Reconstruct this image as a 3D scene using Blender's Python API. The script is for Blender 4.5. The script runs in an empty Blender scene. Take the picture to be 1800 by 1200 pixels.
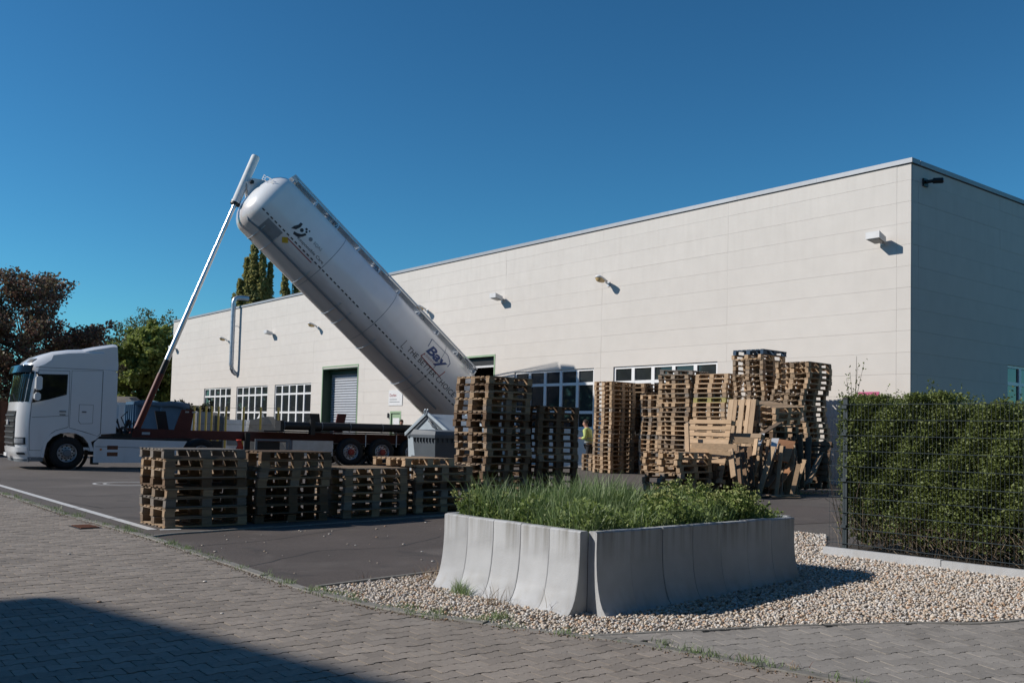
import bpy, bmesh, math, random
import numpy as np
from mathutils import Vector, Matrix
PI = math.pi
random.seed(7); RNG = np.random.default_rng(11)
SC = bpy.context.scene
COL = SC.collection
RAD = math.radians

# ------------------------------------------------------------------ camera
FPX, CAMH = 1668.0, 1.6
ROLL, PITCH = RAD(1.45), RAD(2.9)
CYP = 758 - FPX * math.tan(PITCH)
_f = Vector((0, math.cos(PITCH), math.sin(PITCH))); _r = Vector((1, 0, 0)); _u = _r.cross(_f)
CR = math.cos(ROLL) * _r + math.sin(ROLL) * _u
CU = -math.sin(ROLL) * _r + math.cos(ROLL) * _u
cd = bpy.data.cameras.new('camera'); cam = bpy.data.objects.new('camera', cd); COL.objects.link(cam)
cd.sensor_width = 36; cd.lens = FPX / 1800 * 36; cd.shift_y = (CYP - 600) / 1800
cd.clip_start = 0.1; cd.clip_end = 3000
m = Matrix((CR, CU, -_f)).transposed().to_4x4(); m.translation = (0, 0, CAMH); cam.matrix_world = m
SC.camera = cam

# ------------------------------------------------------------------ light
SUN_EL = RAD(33.0)
SUN_H = Vector((1.0, 0.033, 0)).normalized()          # horizontal direction the light travels
w = bpy.data.worlds.new('World'); SC.world = w; w.use_nodes = True
nt = w.node_tree; bg = nt.nodes['Background']
sky = nt.nodes.new('ShaderNodeTexSky'); sky.sky_type = 'NISHITA'; sky.sun_disc = False
sky.sun_elevation = SUN_EL; sky.sun_rotation = math.atan2(-SUN_H.x, -SUN_H.y)
sky.altitude = 0; sky.air_density = 1.0; sky.dust_density = 0.0; sky.ozone_density = 6.5
tint = nt.nodes.new('ShaderNodeVectorMath'); tint.operation = 'MULTIPLY'; tint.inputs[1].default_value = (0.68, 1.01, 1.0)
nt.links.new(sky.outputs[0], tint.inputs[0]); 
gam = nt.nodes.new('ShaderNodeGamma'); gam.inputs['Gamma'].default_value = 1.25        # one even grade over the whole sky
pre = nt.nodes.new('ShaderNodeVectorMath'); pre.operation = 'SCALE'; pre.inputs['Scale'].default_value = 0.2
post = nt.nodes.new('ShaderNodeVectorMath'); post.operation = 'MULTIPLY'; post.inputs[1].default_value = (5.0 * 0.93, 5.0 * 1.08, 5.0 * 1.03)
nt.links.new(tint.outputs[0], pre.inputs[0]); nt.links.new(pre.outputs[0], gam.inputs['Color']); nt.links.new(gam.outputs[0], post.inputs[0]); nt.links.new(post.outputs[0], bg.inputs['Color']); bg.inputs['Strength'].default_value = 0.10
sd = bpy.data.lights.new('sun', 'SUN'); sd.energy = 5.0; sd.angle = RAD(0.55); sd.color = (1.0, 0.93, 0.84)
so = bpy.data.objects.new('sun', sd); COL.objects.link(so); so.location = (-30, -15, 30)
dv = Vector((SUN_H.x * math.cos(SUN_EL), SUN_H.y * math.cos(SUN_EL), -math.sin(SUN_EL)))
so.rotation_euler = dv.to_track_quat('-Z', 'Y').to_euler()
SC.view_settings.view_transform = 'Standard'; SC.view_settings.look = 'None'
SC.view_settings.exposure = -0.12; SC.view_settings.gamma = 1.0
SC.view_settings.use_curve_mapping = False

# ------------------------------------------------------------------ helpers
def tag(o, label=None, cat=None, group=None, kind=None):
    if label: o['label'] = label
    if cat: o['category'] = cat
    if group: o['group'] = group
    if kind: o['kind'] = kind
    return o
def empty(name, loc=(0, 0, 0), rz=0.0, parent=None):
    o = bpy.data.objects.new(name, None); COL.objects.link(o)
    o.location = loc; o.rotation_euler = (0, 0, rz); o.empty_display_size = 0.2
    if parent: o.parent = parent
    return o
def link(name, me, parent=None, loc=None, rot=None, scale=None):
    o = bpy.data.objects.new(name, me); COL.objects.link(o)
    if parent: o.parent = parent
    if loc is not None: o.location = loc
    if rot is not None: o.rotation_euler = rot
    if scale is not None: o.scale = scale
    return o
class MB:
    """collects simple solids and builds them as one mesh"""
    def __init__(s): s.v = []; s.f = []; s.mi = []; s.cur = 0
    def add(s, vs, fs):
        b = len(s.v); s.v += [tuple(p) for p in vs]
        s.f += [tuple(i + b for i in f) for f in fs]; s.mi += [s.cur] * len(fs); return s
    def hexa(s, p):  # 8 points: bottom 4 ccw, top 4 ccw
        return s.add(p, [(3, 2, 1, 0), (4, 5, 6, 7), (0, 1, 5, 4), (1, 2, 6, 5), (2, 3, 7, 6), (3, 0, 4, 7)])
    def box(s, x0, x1, y0, y1, z0, z1):
        return s.hexa([(x0, y0, z0), (x1, y0, z0), (x1, y1, z0), (x0, y1, z0), (x0, y0, z1), (x1, y0, z1), (x1, y1, z1), (x0, y1, z1)])
    def bar(s, p, q, w, h=None, up=(0, 0, 1)):
        p, q, up = Vector(p), Vector(q), Vector(up); h = h or w; d = (q - p).normalized()
        a = d.cross(up)
        if a.length < 1e-4: a = d.cross(Vector((1, 0, 0)))
        a.normalize(); b = a.cross(d).normalized(); a = a * w / 2; b = b * h / 2
        return s.hexa([p - a - b, p + a - b, q + a - b, q - a - b, p - a + b, p + a + b, q + a + b, q - a + b])
    def prism(s, poly, axis, a0, a1):
        """polygon (2-tuples) extruded along axis: 'y' poly=(x,z); 'x' poly=(y,z); 'z' poly=(x,y)"""
        def mk(p, a):
            return (p[0], a, p[1]) if axis == 'y' else ((a, p[0], p[1]) if axis == 'x' else (p[0], p[1], a))
        n = len(poly); vs = [mk(p, a0) for p in poly] + [mk(p, a1) for p in poly]
        return s.add(vs, [tuple(range(n))[::-1], tuple(range(n, 2 * n))] + [(i, (i + 1) % n, n + (i + 1) % n, n + i) for i in range(n)])
    def tube(s, pts, r, seg=10, caps=True):
        pts = [Vector(p) for p in pts]; rs = r if isinstance(r, (list, tuple)) else [r] * len(pts)
        ref = Vector((0.13, 0.27, 0.95)); rings = []
        for i, p in enumerate(pts):
            d = (pts[min(i + 1, len(pts) - 1)] - pts[max(i - 1, 0)]).normalized()
            a = d.cross(ref)
            if a.length < 0.05: a = d.cross(Vector((1, 0, 0)))
            a.normalize(); b = d.cross(a)
            rings.append([p + (a * math.cos(2 * PI * k / seg) + b * math.sin(2 * PI * k / seg)) * rs[i] for k in range(seg)])
        vs = [v for rg in rings for v in rg]; fs = []
        for i in range(len(pts) - 1):
            for k in range(seg):
                k2 = (k + 1) % seg; fs.append((i * seg + k, i * seg + k2, (i + 1) * seg + k2, (i + 1) * seg + k))
        if caps: fs += [tuple(range(seg))[::-1], tuple(range((len(pts) - 1) * seg, len(pts) * seg))]
        return s.add(vs, fs)
    def lathe(s, prof, c, ax=(0, 1, 0), seg=28, a0=0.0, a1=2 * PI):
        """prof list of (radius, offset along axis)"""
        c, ax = Vector(c), Vector(ax).normalized(); t = Vector((0, 0, 1)) if abs(ax.z) < 0.9 else Vector((1, 0, 0))
        a = ax.cross(t).normalized(); b = ax.cross(a); full = abs(a1 - a0 - 2 * PI) < 1e-6
        n = seg if full else seg + 1; vs = []
        for r, o in prof:
            for k in range(n):
                g = a0 + (a1 - a0) * k / seg; vs.append(c + ax * o + (a * math.cos(g) + b * math.sin(g)) * r)
        fs = []
        for i in range(len(prof) - 1):
            for k in range(seg):
                k2 = (k + 1) % n if full else k + 1
                fs.append((i * n + k, i * n + k2, (i + 1) * n + k2, (i + 1) * n + k))
        return s.add(vs, fs)
    def mesh(s, name, mats, smooth=None):
        me = bpy.data.meshes.new(name); me.from_pydata(s.v, [], s.f)
        for mt in (mats if isinstance(mats, (list, tuple)) else [mats]): me.materials.append(mt)
        if any(s.mi): me.polygons.foreach_set('material_index', s.mi)
        bm = bmesh.new(); bm.from_mesh(me); bmesh.ops.recalc_face_normals(bm, faces=bm.faces); bm.to_mesh(me); bm.free()
        if smooth is not None: me.shade_smooth(); me.set_sharp_from_angle(angle=RAD(smooth))
        me.update(); return me
    def build(s, name, mats, parent=None, smooth=None, **k):
        return link(name, s.mesh(name, mats, smooth), parent, **k)
def np_mesh(name, V, F, mat, smooth=False):
    """V (n,3) floats, F (m,k) ints -> mesh, fast"""
    me = bpy.data.meshes.new(name); n, mm, k = len(V), len(F), F.shape[1]
    me.vertices.add(n); me.vertices.foreach_set('co', np.asarray(V, np.float32).ravel())
    me.loops.add(mm * k); me.loops.foreach_set('vertex_index', np.asarray(F, np.int32).ravel())
    me.polygons.add(mm); me.polygons.foreach_set('loop_start', np.arange(0, mm * k, k, dtype=np.int32))
    if smooth: me.polygons.foreach_set('use_smooth', np.ones(mm, bool))
    me.materials.append(mat); me.update(calc_edges=True); me.validate(); return me

def gh(x, y):
    """height of the gently rising yard"""
    v = 0.012 * (y - 10) + 0.03 * (x - 1); s = 0.03
    sp = lambda q: s * math.log1p(math.exp(max(-40.0, min(40.0, q / s)))) if q / s < 40 else q
    return sp(v) - sp(v - 0.3)
def ghn(X, Y):
    v = 0.012 * (Y - 10) + 0.03 * (X - 1); s = 0.03
    return s * np.logaddexp(0, v / s) - s * np.logaddexp(0, (v - 0.3) / s)
def G(px, py, it=12):
    """point of the ground seen at a photo pixel (1800 x 1200)"""
    d = _f + CR * ((px - 900) / FPX) - CU * ((py - CYP) / FPX); z = 0.0
    for _ in range(it):
        k = (z - CAMH) / d.z; x, y = d.x * k, d.y * k; z = gh(x, y)
    return (x, y)
def AT(px, py, Y):
    d = _f + CR * ((px - 900) / FPX) - CU * ((py - CYP) / FPX); k = Y / d.y
    return Vector((d.x * k, d.y * k, CAMH + d.z * k))

# ------------------------------------------------------------------ materials
def mat(name, col, rough=0.6, metal=0.0, var=0.12, scale=6.0, detail=4.0, isl=0.0, ob=0.0, bump=0.0, bscale=None,
        ramp=None, coat=0.0, spec=0.5, big=0.0, bigscale=0.6, stretch=None, trans=0.0, rvar=0.0):
    mt = bpy.data.materials.new(name); mt.use_nodes = True; N, L = mt.node_tree.nodes, mt.node_tree.links
    b = N['Principled BSDF']; b.inputs['Roughness'].default_value = rough; b.inputs['Metallic'].default_value = metal
    b.inputs['Coat Weight'].default_value = coat; b.inputs['Coat Roughness'].default_value = 0.08
    b.inputs['Specular IOR Level'].default_value = spec
    tc = N.new('ShaderNodeTexCoord'); src = tc.outputs['Object']
    if stretch:
        mp = N.new('ShaderNodeMapping'); mp.inputs['Scale'].default_value = stretch; L.new(src, mp.inputs['Vector']); src = mp.outputs[0]
    oi = None
    def math_(op, a, c, d=None):
        n = N.new('ShaderNodeMath'); n.operation = op
        for i, q in enumerate((a, c, d)):
            if q is None: continue
            if isinstance(q, (int, float)): n.inputs[i].default_value = q
            else: L.new(q, n.inputs[i])
        return n.outputs[0]
    if ob or isl or ramp:
        oi = N.new('ShaderNodeObjectInfo'); ge = N.new('ShaderNodeNewGeometry')
        off = N.new('ShaderNodeVectorMath'); off.operation = 'ADD'; L.new(src, off.inputs[0])
        cx = N.new('ShaderNodeCombineXYZ'); L.new(math_('MULTIPLY', oi.outputs['Random'], 37.0), cx.inputs[0])
        L.new(math_('MULTIPLY', ge.outputs['Random Per Island'], 53.0), cx.inputs[1]); L.new(cx.outputs[0], off.inputs[1]); src = off.outputs[0]
        rnd = math_('FRACT', math_('ADD', math_('MULTIPLY', oi.outputs['Random'], 7.31), math_('MULTIPLY', ge.outputs['Random Per Island'], 3.17)), 0)
    no = N.new('ShaderNodeTexNoise'); no.inputs['Scale'].default_value = scale; no.inputs['Detail'].default_value = detail
    L.new(src, no.inputs['Vector'])
    val = math_('MULTIPLY_ADD', no.outputs['Fac'], 4 * var, 1 - 2 * var)
    if big:
        n2 = N.new('ShaderNodeTexNoise'); n2.inputs['Scale'].default_value = bigscale; n2.inputs['Detail'].default_value = 3
        L.new(tc.outputs['Object'], n2.inputs['Vector']); val = math_('MULTIPLY', val, math_('MULTIPLY_ADD', n2.outputs['Fac'], 4 * big, 1 - 2 * big))
    if isl: val = math_('MULTIPLY', val, math_('MULTIPLY_ADD', ge.outputs['Random Per Island'], 2 * isl, 1 - isl))
    if ob: val = math_('MULTIPLY', val, math_('MULTIPLY_ADD', oi.outputs['Random'], 2 * ob, 1 - ob))
    sc = N.new('ShaderNodeVectorMath'); sc.operation = 'SCALE'; L.new(val, sc.inputs['Scale'])
    if ramp:
        cr = N.new('ShaderNodeValToRGB'); e = cr.color_ramp.elements
        while len(e) < len(ramp): e.new(0.5)
        for i, (p, c) in enumerate(ramp): e[i].position = p; e[i].color = (*c, 1)
        L.new(rnd, cr.inputs[0]); L.new(cr.outputs[0], sc.inputs[0])
    else: sc.inputs[0].default_value = col
    L.new(sc.outputs[0], b.inputs['Base Color'])
    if rvar: L.new(math_('MULTIPLY_ADD', no.outputs['Fac'], rvar, rough - rvar / 2), b.inputs['Roughness'])
    if bump:
        bn = N.new('ShaderNodeTexNoise'); bn.inputs['Scale'].default_value = bscale or scale * 4; bn.inputs['Detail'].default_value = 5; L.new(src, bn.inputs['Vector'])
        bp = N.new('ShaderNodeBump'); bp.inputs['Strength'].default_value = bump; bp.inputs['Distance'].default_value = 0.01
        L.new(bn.outputs['Fac'], bp.inputs['Height']); L.new(bp.outputs[0], b.inputs['Normal'])
    if trans:
        tr = N.new('ShaderNodeBsdfTranslucent'); L.new(sc.outputs[0], tr.inputs[0]); mx = N.new('ShaderNodeMixShader'); mx.inputs[0].default_value = trans
        L.new(b.outputs[0], mx.inputs[1]); L.new(tr.outputs[0], mx.inputs[2]); L.new(mx.outputs[0], N['Material Output'].inputs['Surface'])
    return mt
K = {}
K['asphalt'] = mat('asphalt', (0.096, 0.083, 0.075), 0.9, var=0.26, scale=60, detail=6, big=0.20, bigscale=0.30, bump=0.5, bscale=160)
K['apron'] = mat('apron_asphalt', (0.084, 0.069, 0.062), 0.9, var=0.34, scale=75, detail=6, big=0.18, bigscale=0.6, bump=0.6, bscale=150)
K['paver'] = mat('concrete_paver', (0.246, 0.213, 0.183), 0.9, var=0.14, scale=30, isl=0.16, ob=0.16, big=0.08, bigscale=0.5, bump=0.3, bscale=140)
K['paver2'] = mat('sidewalk_paver', (0.255, 0.236, 0.215), 0.9, var=0.14, scale=30, isl=0.14, ob=0.14, big=0.09, bigscale=0.6, bump=0.3, bscale=140)
K['joint'] = mat('joint_sand', (0.050, 0.045, 0.040), 0.95, var=0.25, scale=40, big=0.2)
K['kerb'] = mat('kerb_concrete', (0.20, 0.19, 0.172), 0.9, var=0.28, scale=14, ob=0.12, bump=0.4)
K['gravelbed'] = mat('gravel_bed', (0.20, 0.17, 0.14), 0.95, var=0.35, scale=55)
K['pebble'] = mat('pebble', (0.4, 0.35, 0.3), 0.75, var=0.12, scale=20, ramp=[(0, (0.56, 0.53, 0.50)), (0.22, (0.46, 0.37, 0.28)), (0.38, (0.68, 0.66, 0.63)), (0.56, (0.36, 0.33, 0.31)), (0.72, (0.60, 0.52, 0.42)), (0.88, (0.42, 0.26, 0.16)), (1, (0.72, 0.71, 0.69))])
K['crumb'] = mat('kerb_grit', None, 0.95, var=0.2, ramp=[(0, (0.10, 0.075, 0.05)), (0.5, (0.17, 0.13, 0.09)), (0.8, (0.22, 0.12, 0.07)), (1, (0.30, 0.27, 0.23))])
K['tar'] = mat('tar_seam', (0.035, 0.032, 0.031), 0.8, var=0.2, scale=12)
K['whiteline'] = mat('road_paint', (0.55, 0.55, 0.54), 0.7, var=0.22, scale=18)
K['facade'] = mat('facade_panel', (0.612, 0.582, 0.546), 0.85, var=0.03, scale=2.0, ob=0.012, big=0.03, bigscale=0.25, bump=0.12, bscale=60)
K['coping'] = mat('coping_metal', (0.30, 0.32, 0.35), 0.55, metal=0.3, var=0.06, ob=0.06)
K['white_frame'] = mat('white_window_frame', (0.78, 0.79, 0.80), 0.4, var=0.03)
K['glass'] = mat('window_glass', (0.028, 0.033, 0.036), 0.03, var=0.3, scale=1.2, spec=0.5, ob=0.3)
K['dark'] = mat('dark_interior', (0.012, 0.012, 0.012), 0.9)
K['green'] = mat('green_door_paint', (0.025, 0.060, 0.032), 0.45, var=0.1)
K['palegreen'] = mat('pale_green_trim', (0.28, 0.40, 0.26), 0.5, var=0.08)
K['shutter'] = mat('shutter_aluminium', (0.42, 0.45, 0.50), 0.5, metal=0.35, var=0.08, ob=0.06)
K['steel'] = mat('galvanised_steel', (0.48, 0.52, 0.57), 0.42, metal=0.75, var=0.12, scale=5, rvar=0.2)
K['roof'] = mat('roof_membrane', (0.25, 0.25, 0.25), 0.9)
K['lampwhite'] = mat('lamp_white', (0.62, 0.63, 0.64), 0.5, var=0.06)
K['lens'] = mat('lamp_lens_amber', (0.55, 0.40, 0.20), 0.25, var=0.08)
K['black'] = mat('black_plastic', (0.012, 0.012, 0.013), 0.5, var=0.2)
K['rubber'] = mat('tyre_rubber', (0.014, 0.014, 0.014), 0.85, var=0.3, scale=20)
K['cab'] = mat('white_truck_paint', (0.78, 0.80, 0.82), 0.22, var=0.02, coat=0.6, scale=1.5)
K['cabgrey'] = mat('grey_truck_trim', (0.16, 0.18, 0.20), 0.4, var=0.08)
K['seam'] = mat('panel_gap', (0.05, 0.055, 0.06), 0.7)
K['truckglass'] = mat('truck_glass', (0.010, 0.013, 0.015), 0.04, var=0.2, spec=0.32)
K['chrome'] = mat('chrome', (0.72, 0.74, 0.77), 0.30, metal=1.0, var=0.03)
K['rim'] = mat('wheel_rim', (0.50, 0.51, 0.53), 0.4, metal=0.6, var=0.12)
K['lightglass'] = mat('headlight_glass', (0.55, 0.58, 0.62), 0.08, metal=0.4, var=0.1)
K['amber'] = mat('amber_lens', (0.70, 0.22, 0.03), 0.3)
K['redchassis'] = mat('red_chassis_paint', (0.115, 0.018, 0.012), 0.5, var=0.18, scale=4, big=0.15)
K['redhub'] = mat('red_hub_paint', (0.30, 0.03, 0.02), 0.5, var=0.15)
K['tank'] = mat('tank_white_paint', (0.82, 0.82, 0.82), 0.25, var=0.03, scale=1.2, coat=0.35)
K['whitecyl'] = mat('white_cylinder_paint', (0.74, 0.74, 0.73), 0.35, var=0.04)
K['decal_dark'] = mat('decal_dark', (0.035, 0.040, 0.048), 0.5)
K['decal_grey'] = mat('decal_grey', (0.22, 0.24, 0.26), 0.5)
K['decal_blue'] = mat('decal_blue', (0.012, 0.055, 0.20), 0.45)
K['decal_red'] = mat('decal_red', (0.30, 0.022, 0.025), 0.45)
K['decal_yellow'] = mat('decal_yellow', (0.55, 0.36, 0.03), 0.5)
K['skipblue'] = mat('skip_blue_paint', (0.045, 0.115, 0.20), 0.55, var=0.15, scale=2, big=0.15)
K['skipwhite'] = mat('skip_white_paint', (0.62, 0.65, 0.68), 0.55, var=0.1, scale=2)
K['yellow'] = mat('yellow_post_paint', (0.46, 0.34, 0.07), 0.5, var=0.1)
K['binlight'] = mat('light_steel_container', (0.42, 0.48, 0.52), 0.5, metal=0.3, var=0.12, scale=3)
K['bindark'] = mat('dark_grey_bin_plastic', (0.07, 0.085, 0.10), 0.55, var=0.12, scale=3)
K['concrete'] = mat('planter_concrete', (0.43, 0.445, 0.465), 0.85, var=0.07, scale=5, ob=0.05, big=0.08, bigscale=1.5, bump=0.25, bscale=70)
K['soil'] = mat('soil', (0.035, 0.027, 0.02), 0.95, var=0.3)
WR = [(0, (0.272, 0.182, 0.111)), (0.18, (0.363, 0.255, 0.158)), (0.34, (0.202, 0.153, 0.111)), (0.5, (0.384, 0.261, 0.153)), (0.64, (0.217, 0.186, 0.158)), (0.8, (0.423, 0.304, 0.192)), (0.9, (0.151, 0.108, 0.076)), (1, (0.292, 0.216, 0.148))]
K['wood'] = mat('pallet_wood', None, 0.85, var=0.22, scale=9, detail=5, ramp=WR, bump=0.3, bscale=60, stretch=(0.6, 3, 3))
WF = [(0, (0.411, 0.281, 0.167)), (0.3, (0.508, 0.351, 0.217)), (0.55, (0.342, 0.239, 0.150)), (0.8, (0.547, 0.388, 0.249)), (1, (0.429, 0.309, 0.200))]
K['woodfresh'] = mat('fresh_wood', None, 0.8, var=0.18, scale=9, detail=5, ramp=WF, bump=0.3, bscale=60, stretch=(0.6, 3, 3))
WG = [(0, (0.17, 0.15, 0.13)), (0.4, (0.23, 0.20, 0.175)), (0.7, (0.14, 0.125, 0.11)), (1, (0.26, 0.235, 0.21))]
K['woodgrey'] = mat('weathered_wood', None, 0.9, var=0.2, scale=9, detail=5, ramp=WG, bump=0.3, bscale=60, stretch=(0.6, 3, 3))
WB = [(0, (0.125, 0.077, 0.045)), (0.4, (0.165, 0.104, 0.061)), (0.7, (0.100, 0.068, 0.045)), (1, (0.190, 0.122, 0.074))]
K['woodbrown'] = mat('brown_wood', None, 0.9, var=0.2, scale=9, detail=5, ramp=WB, bump=0.3, bscale=60, stretch=(0.6, 3, 3))
K['woodblue'] = mat('blue_painted_wood', (0.018, 0.060, 0.120), 0.7, var=0.2, scale=9, ob=0.1)
K['woodyellow'] = mat('yellow_green_wood', (0.34, 0.30, 0.11), 0.8, var=0.2, scale=9, ob=0.1)
K['ply'] = mat('orange_plywood', (0.36, 0.175, 0.085), 0.7, var=0.15, scale=3, stretch=(1, 6, 1))
K['panelwhite'] = mat('white_board', (0.66, 0.67, 0.68), 0.6, var=0.06)
K['fence'] = mat('fence_grey_paint', (0.045, 0.060, 0.070), 0.45, var=0.1, metal=0.2)
K['hedge'] = mat('hedge_leaf', None, 0.55, var=0.1, ramp=[(0, (0.092, 0.126, 0.032)), (0.35, (0.142, 0.183, 0.046)), (0.7, (0.193, 0.236, 0.063)), (1, (0.110, 0.144, 0.041))], trans=0.25)
K['twig'] = mat('twig_bark', (0.085, 0.065, 0.048), 0.9, var=0.2, isl=0.3)
K['drytwig'] = mat('dry_twig', (0.19, 0.145, 0.10), 0.9, var=0.2, isl=0.3)
K['grass'] = mat('grass_blade', None, 0.5, var=0.1, ramp=[(0, (0.125, 0.206, 0.062)), (0.35, (0.181, 0.269, 0.106)), (0.7, (0.237, 0.319, 0.144)), (1, (0.288, 0.344, 0.175))], trans=0.3)
K['weed'] = mat('weed_leaf', None, 0.55, var=0.1, ramp=[(0, (0.132, 0.198, 0.046)), (0.5, (0.192, 0.264, 0.066)), (1, (0.246, 0.300, 0.090))], trans=0.3)
K['bloom'] = mat('weed_bloom', None, 0.7, var=0.1, ramp=[(0, (0.20, 0.24, 0.075)), (1, (0.29, 0.31, 0.11))])
K['drygrass'] = mat('dry_grass', None, 0.7, var=0.1, ramp=[(0, (0.30, 0.22, 0.12)), (0.6, (0.20, 0.15, 0.08)), (1, (0.22, 0.09, 0.06))])
K['bark'] = mat('tree_bark', (0.070, 0.055, 0.045), 0.9, var=0.25, scale=8)
K['copper'] = mat('copper_leaf', None, 0.6, var=0.1, ramp=[(0, (0.119, 0.069, 0.060)), (0.4, (0.169, 0.094, 0.071)), (0.7, (0.138, 0.131, 0.071)), (1, (0.187, 0.123, 0.078))], trans=0.35)
K['treeleaf'] = mat('tree_leaf', None, 0.6, var=0.1, ramp=[(0, (0.162, 0.204, 0.049)), (0.5, (0.281, 0.331, 0.087)), (1, (0.205, 0.242, 0.070))], trans=0.45)
K['youngleaf'] = mat('young_leaf', None, 0.6, var=0.1, ramp=[(0, (0.09, 0.11, 0.03)), (1, (0.15, 0.16, 0.05))], trans=0.25)
K['poplar'] = mat('poplar_leaf', None, 0.6, var=0.1, ramp=[(0, (0.245, 0.243, 0.097)), (0.5, (0.347, 0.327, 0.125)), (1, (0.265, 0.275, 0.125))], trans=0.5)
K['darkleaf'] = mat('dark_leaf', None, 0.7, var=0.1, ramp=[(0, (0.018, 0.026, 0.010)), (1, (0.040, 0.045, 0.016))])
K['hivis'] = mat('hi_vis_fabric', (0.50, 0.58, 0.19), 0.75, var=0.1, scale=8, bump=0.4, bscale=18)
K['reflect'] = mat('reflective_tape', (0.30, 0.32, 0.30), 0.5)
K['skin'] = mat('skin', (0.42, 0.22, 0.16), 0.6, var=0.06)
K['hair'] = mat('dark_hair', (0.035, 0.018, 0.012), 0.7, var=0.2)
K['trouser'] = mat('dark_trousers', (0.018, 0.020, 0.024), 0.85)
K['redcloth'] = mat('red_cloth', (0.62, 0.06, 0.035), 0.7, var=0.1)
K['greytarp'] = mat('grey_tarp', (0.17, 0.17, 0.165), 0.8, var=0.15, scale=3)
K['render_wall'] = mat('neighbour_render', (0.45, 0.43, 0.40), 0.9)
K['pink'] = mat('pink_poster', (0.50, 0.09, 0.22), 0.6, var=0.08)
K['rust'] = mat('rusty_brown', (0.20, 0.075, 0.035), 0.8, var=0.2)

def streaks(mt, col, zlo, zhi, amount, sx=5.0):
    """dirt runs: vertical streaks whose strength fades between the heights zlo and zhi of the object"""
    N, L = mt.node_tree.nodes, mt.node_tree.links; b = N['Principled BSDF']; old = b.inputs['Base Color'].links[0].from_socket
    tc = N.new('ShaderNodeTexCoord'); mp = N.new('ShaderNodeMapping'); mp.inputs['Scale'].default_value = (sx, sx, 0.35); L.new(tc.outputs['Object'], mp.inputs[0])
    no = N.new('ShaderNodeTexNoise'); no.inputs['Scale'].default_value = 1.6; no.inputs['Detail'].default_value = 6; L.new(mp.outputs[0], no.inputs['Vector'])
    sx_ = N.new('ShaderNodeSeparateXYZ'); L.new(tc.outputs['Object'], sx_.inputs[0])
    mr = N.new('ShaderNodeMapRange'); mr.inputs[1].default_value = zlo; mr.inputs[2].default_value = zhi; L.new(sx_.outputs['Z'], mr.inputs[0])
    cr = N.new('ShaderNodeMapRange'); cr.inputs[1].default_value = 0.46; cr.inputs[2].default_value = 0.72; L.new(no.outputs['Fac'], cr.inputs[0])
    mu = N.new('ShaderNodeMath'); mu.operation = 'MULTIPLY'; L.new(mr.outputs[0], mu.inputs[0]); L.new(cr.outputs[0], mu.inputs[1])
    m2 = N.new('ShaderNodeMath'); m2.operation = 'MULTIPLY'; m2.inputs[1].default_value = amount; L.new(mu.outputs[0], m2.inputs[0])
    mx = N.new('ShaderNodeMix'); mx.data_type = 'RGBA'; L.new(m2.outputs[0], mx.inputs[0]); L.new(old, mx.inputs[6]); mx.inputs[7].default_value = (*col, 1); L.new(mx.outputs[2], b.inputs['Base Color'])
streaks(K['facade'], (0.36, 0.33, 0.29), 4.5, 9.3, 0.13, 3.0); streaks(K['facade'], (0.33, 0.30, 0.26), 2.0, 0.0, 0.4, 1.5)
streaks(K['concrete'], (0.17, 0.16, 0.135), 0.42, 0.75, 0.85, 9.0); streaks(K['concrete'], (0.30, 0.28, 0.25), 0.30, 0.0, 0.7, 6.0)
def blotches(mt, col, scale, lo, hi, amount):
    """stains with edges of their own"""
    N, L = mt.node_tree.nodes, mt.node_tree.links; b = N['Principled BSDF']; old = b.inputs['Base Color'].links[0].from_socket
    ge = N.new('ShaderNodeNewGeometry'); no = N.new('ShaderNodeTexNoise'); no.inputs['Scale'].default_value = scale; no.inputs['Detail'].default_value = 7; no.inputs['Distortion'].default_value = 0.6; L.new(ge.outputs['Position'], no.inputs['Vector'])
    cr = N.new('ShaderNodeMapRange'); cr.inputs[1].default_value = lo; cr.inputs[2].default_value = hi; L.new(no.outputs['Fac'], cr.inputs[0])
    m2 = N.new('ShaderNodeMath'); m2.operation = 'MULTIPLY'; m2.inputs[1].default_value = amount; L.new(cr.outputs[0], m2.inputs[0])
    mx = N.new('ShaderNodeMix'); mx.data_type = 'RGBA'; L.new(m2.outputs[0], mx.inputs[0]); L.new(old, mx.inputs[6]); mx.inputs[7].default_value = (*col, 1); L.new(mx.outputs[2], b.inputs['Base Color'])
for k in ('asphalt', 'apron'):
    blotches(K[k], (0.17, 0.15, 0.135), 0.55, 0.56, 0.78, 0.7); blotches(K[k], (0.035, 0.032, 0.032), 1.1, 0.60, 0.70, 0.55); blotches(K[k], (0.20, 0.18, 0.16), 6.0, 0.66, 0.78, 0.5)
for k in ('paver', 'paver2'): blotches(K[k], (0.11, 0.098, 0.088), 0.8, 0.56, 0.74, 0.6); blotches(K[k], (0.27, 0.25, 0.23), 1.7, 0.60, 0.75, 0.5); blotches(K[k], (0.075, 0.066, 0.058), 9.0, 0.66, 0.74, 0.7)

streaks(K['cab'], (0.45, 0.43, 0.40), 1.5, 0.1, 0.35, 2.0); streaks(K['tank'], (0.55, 0.52, 0.48), -1.0, 1.4, 0.22, 1.2)
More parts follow.
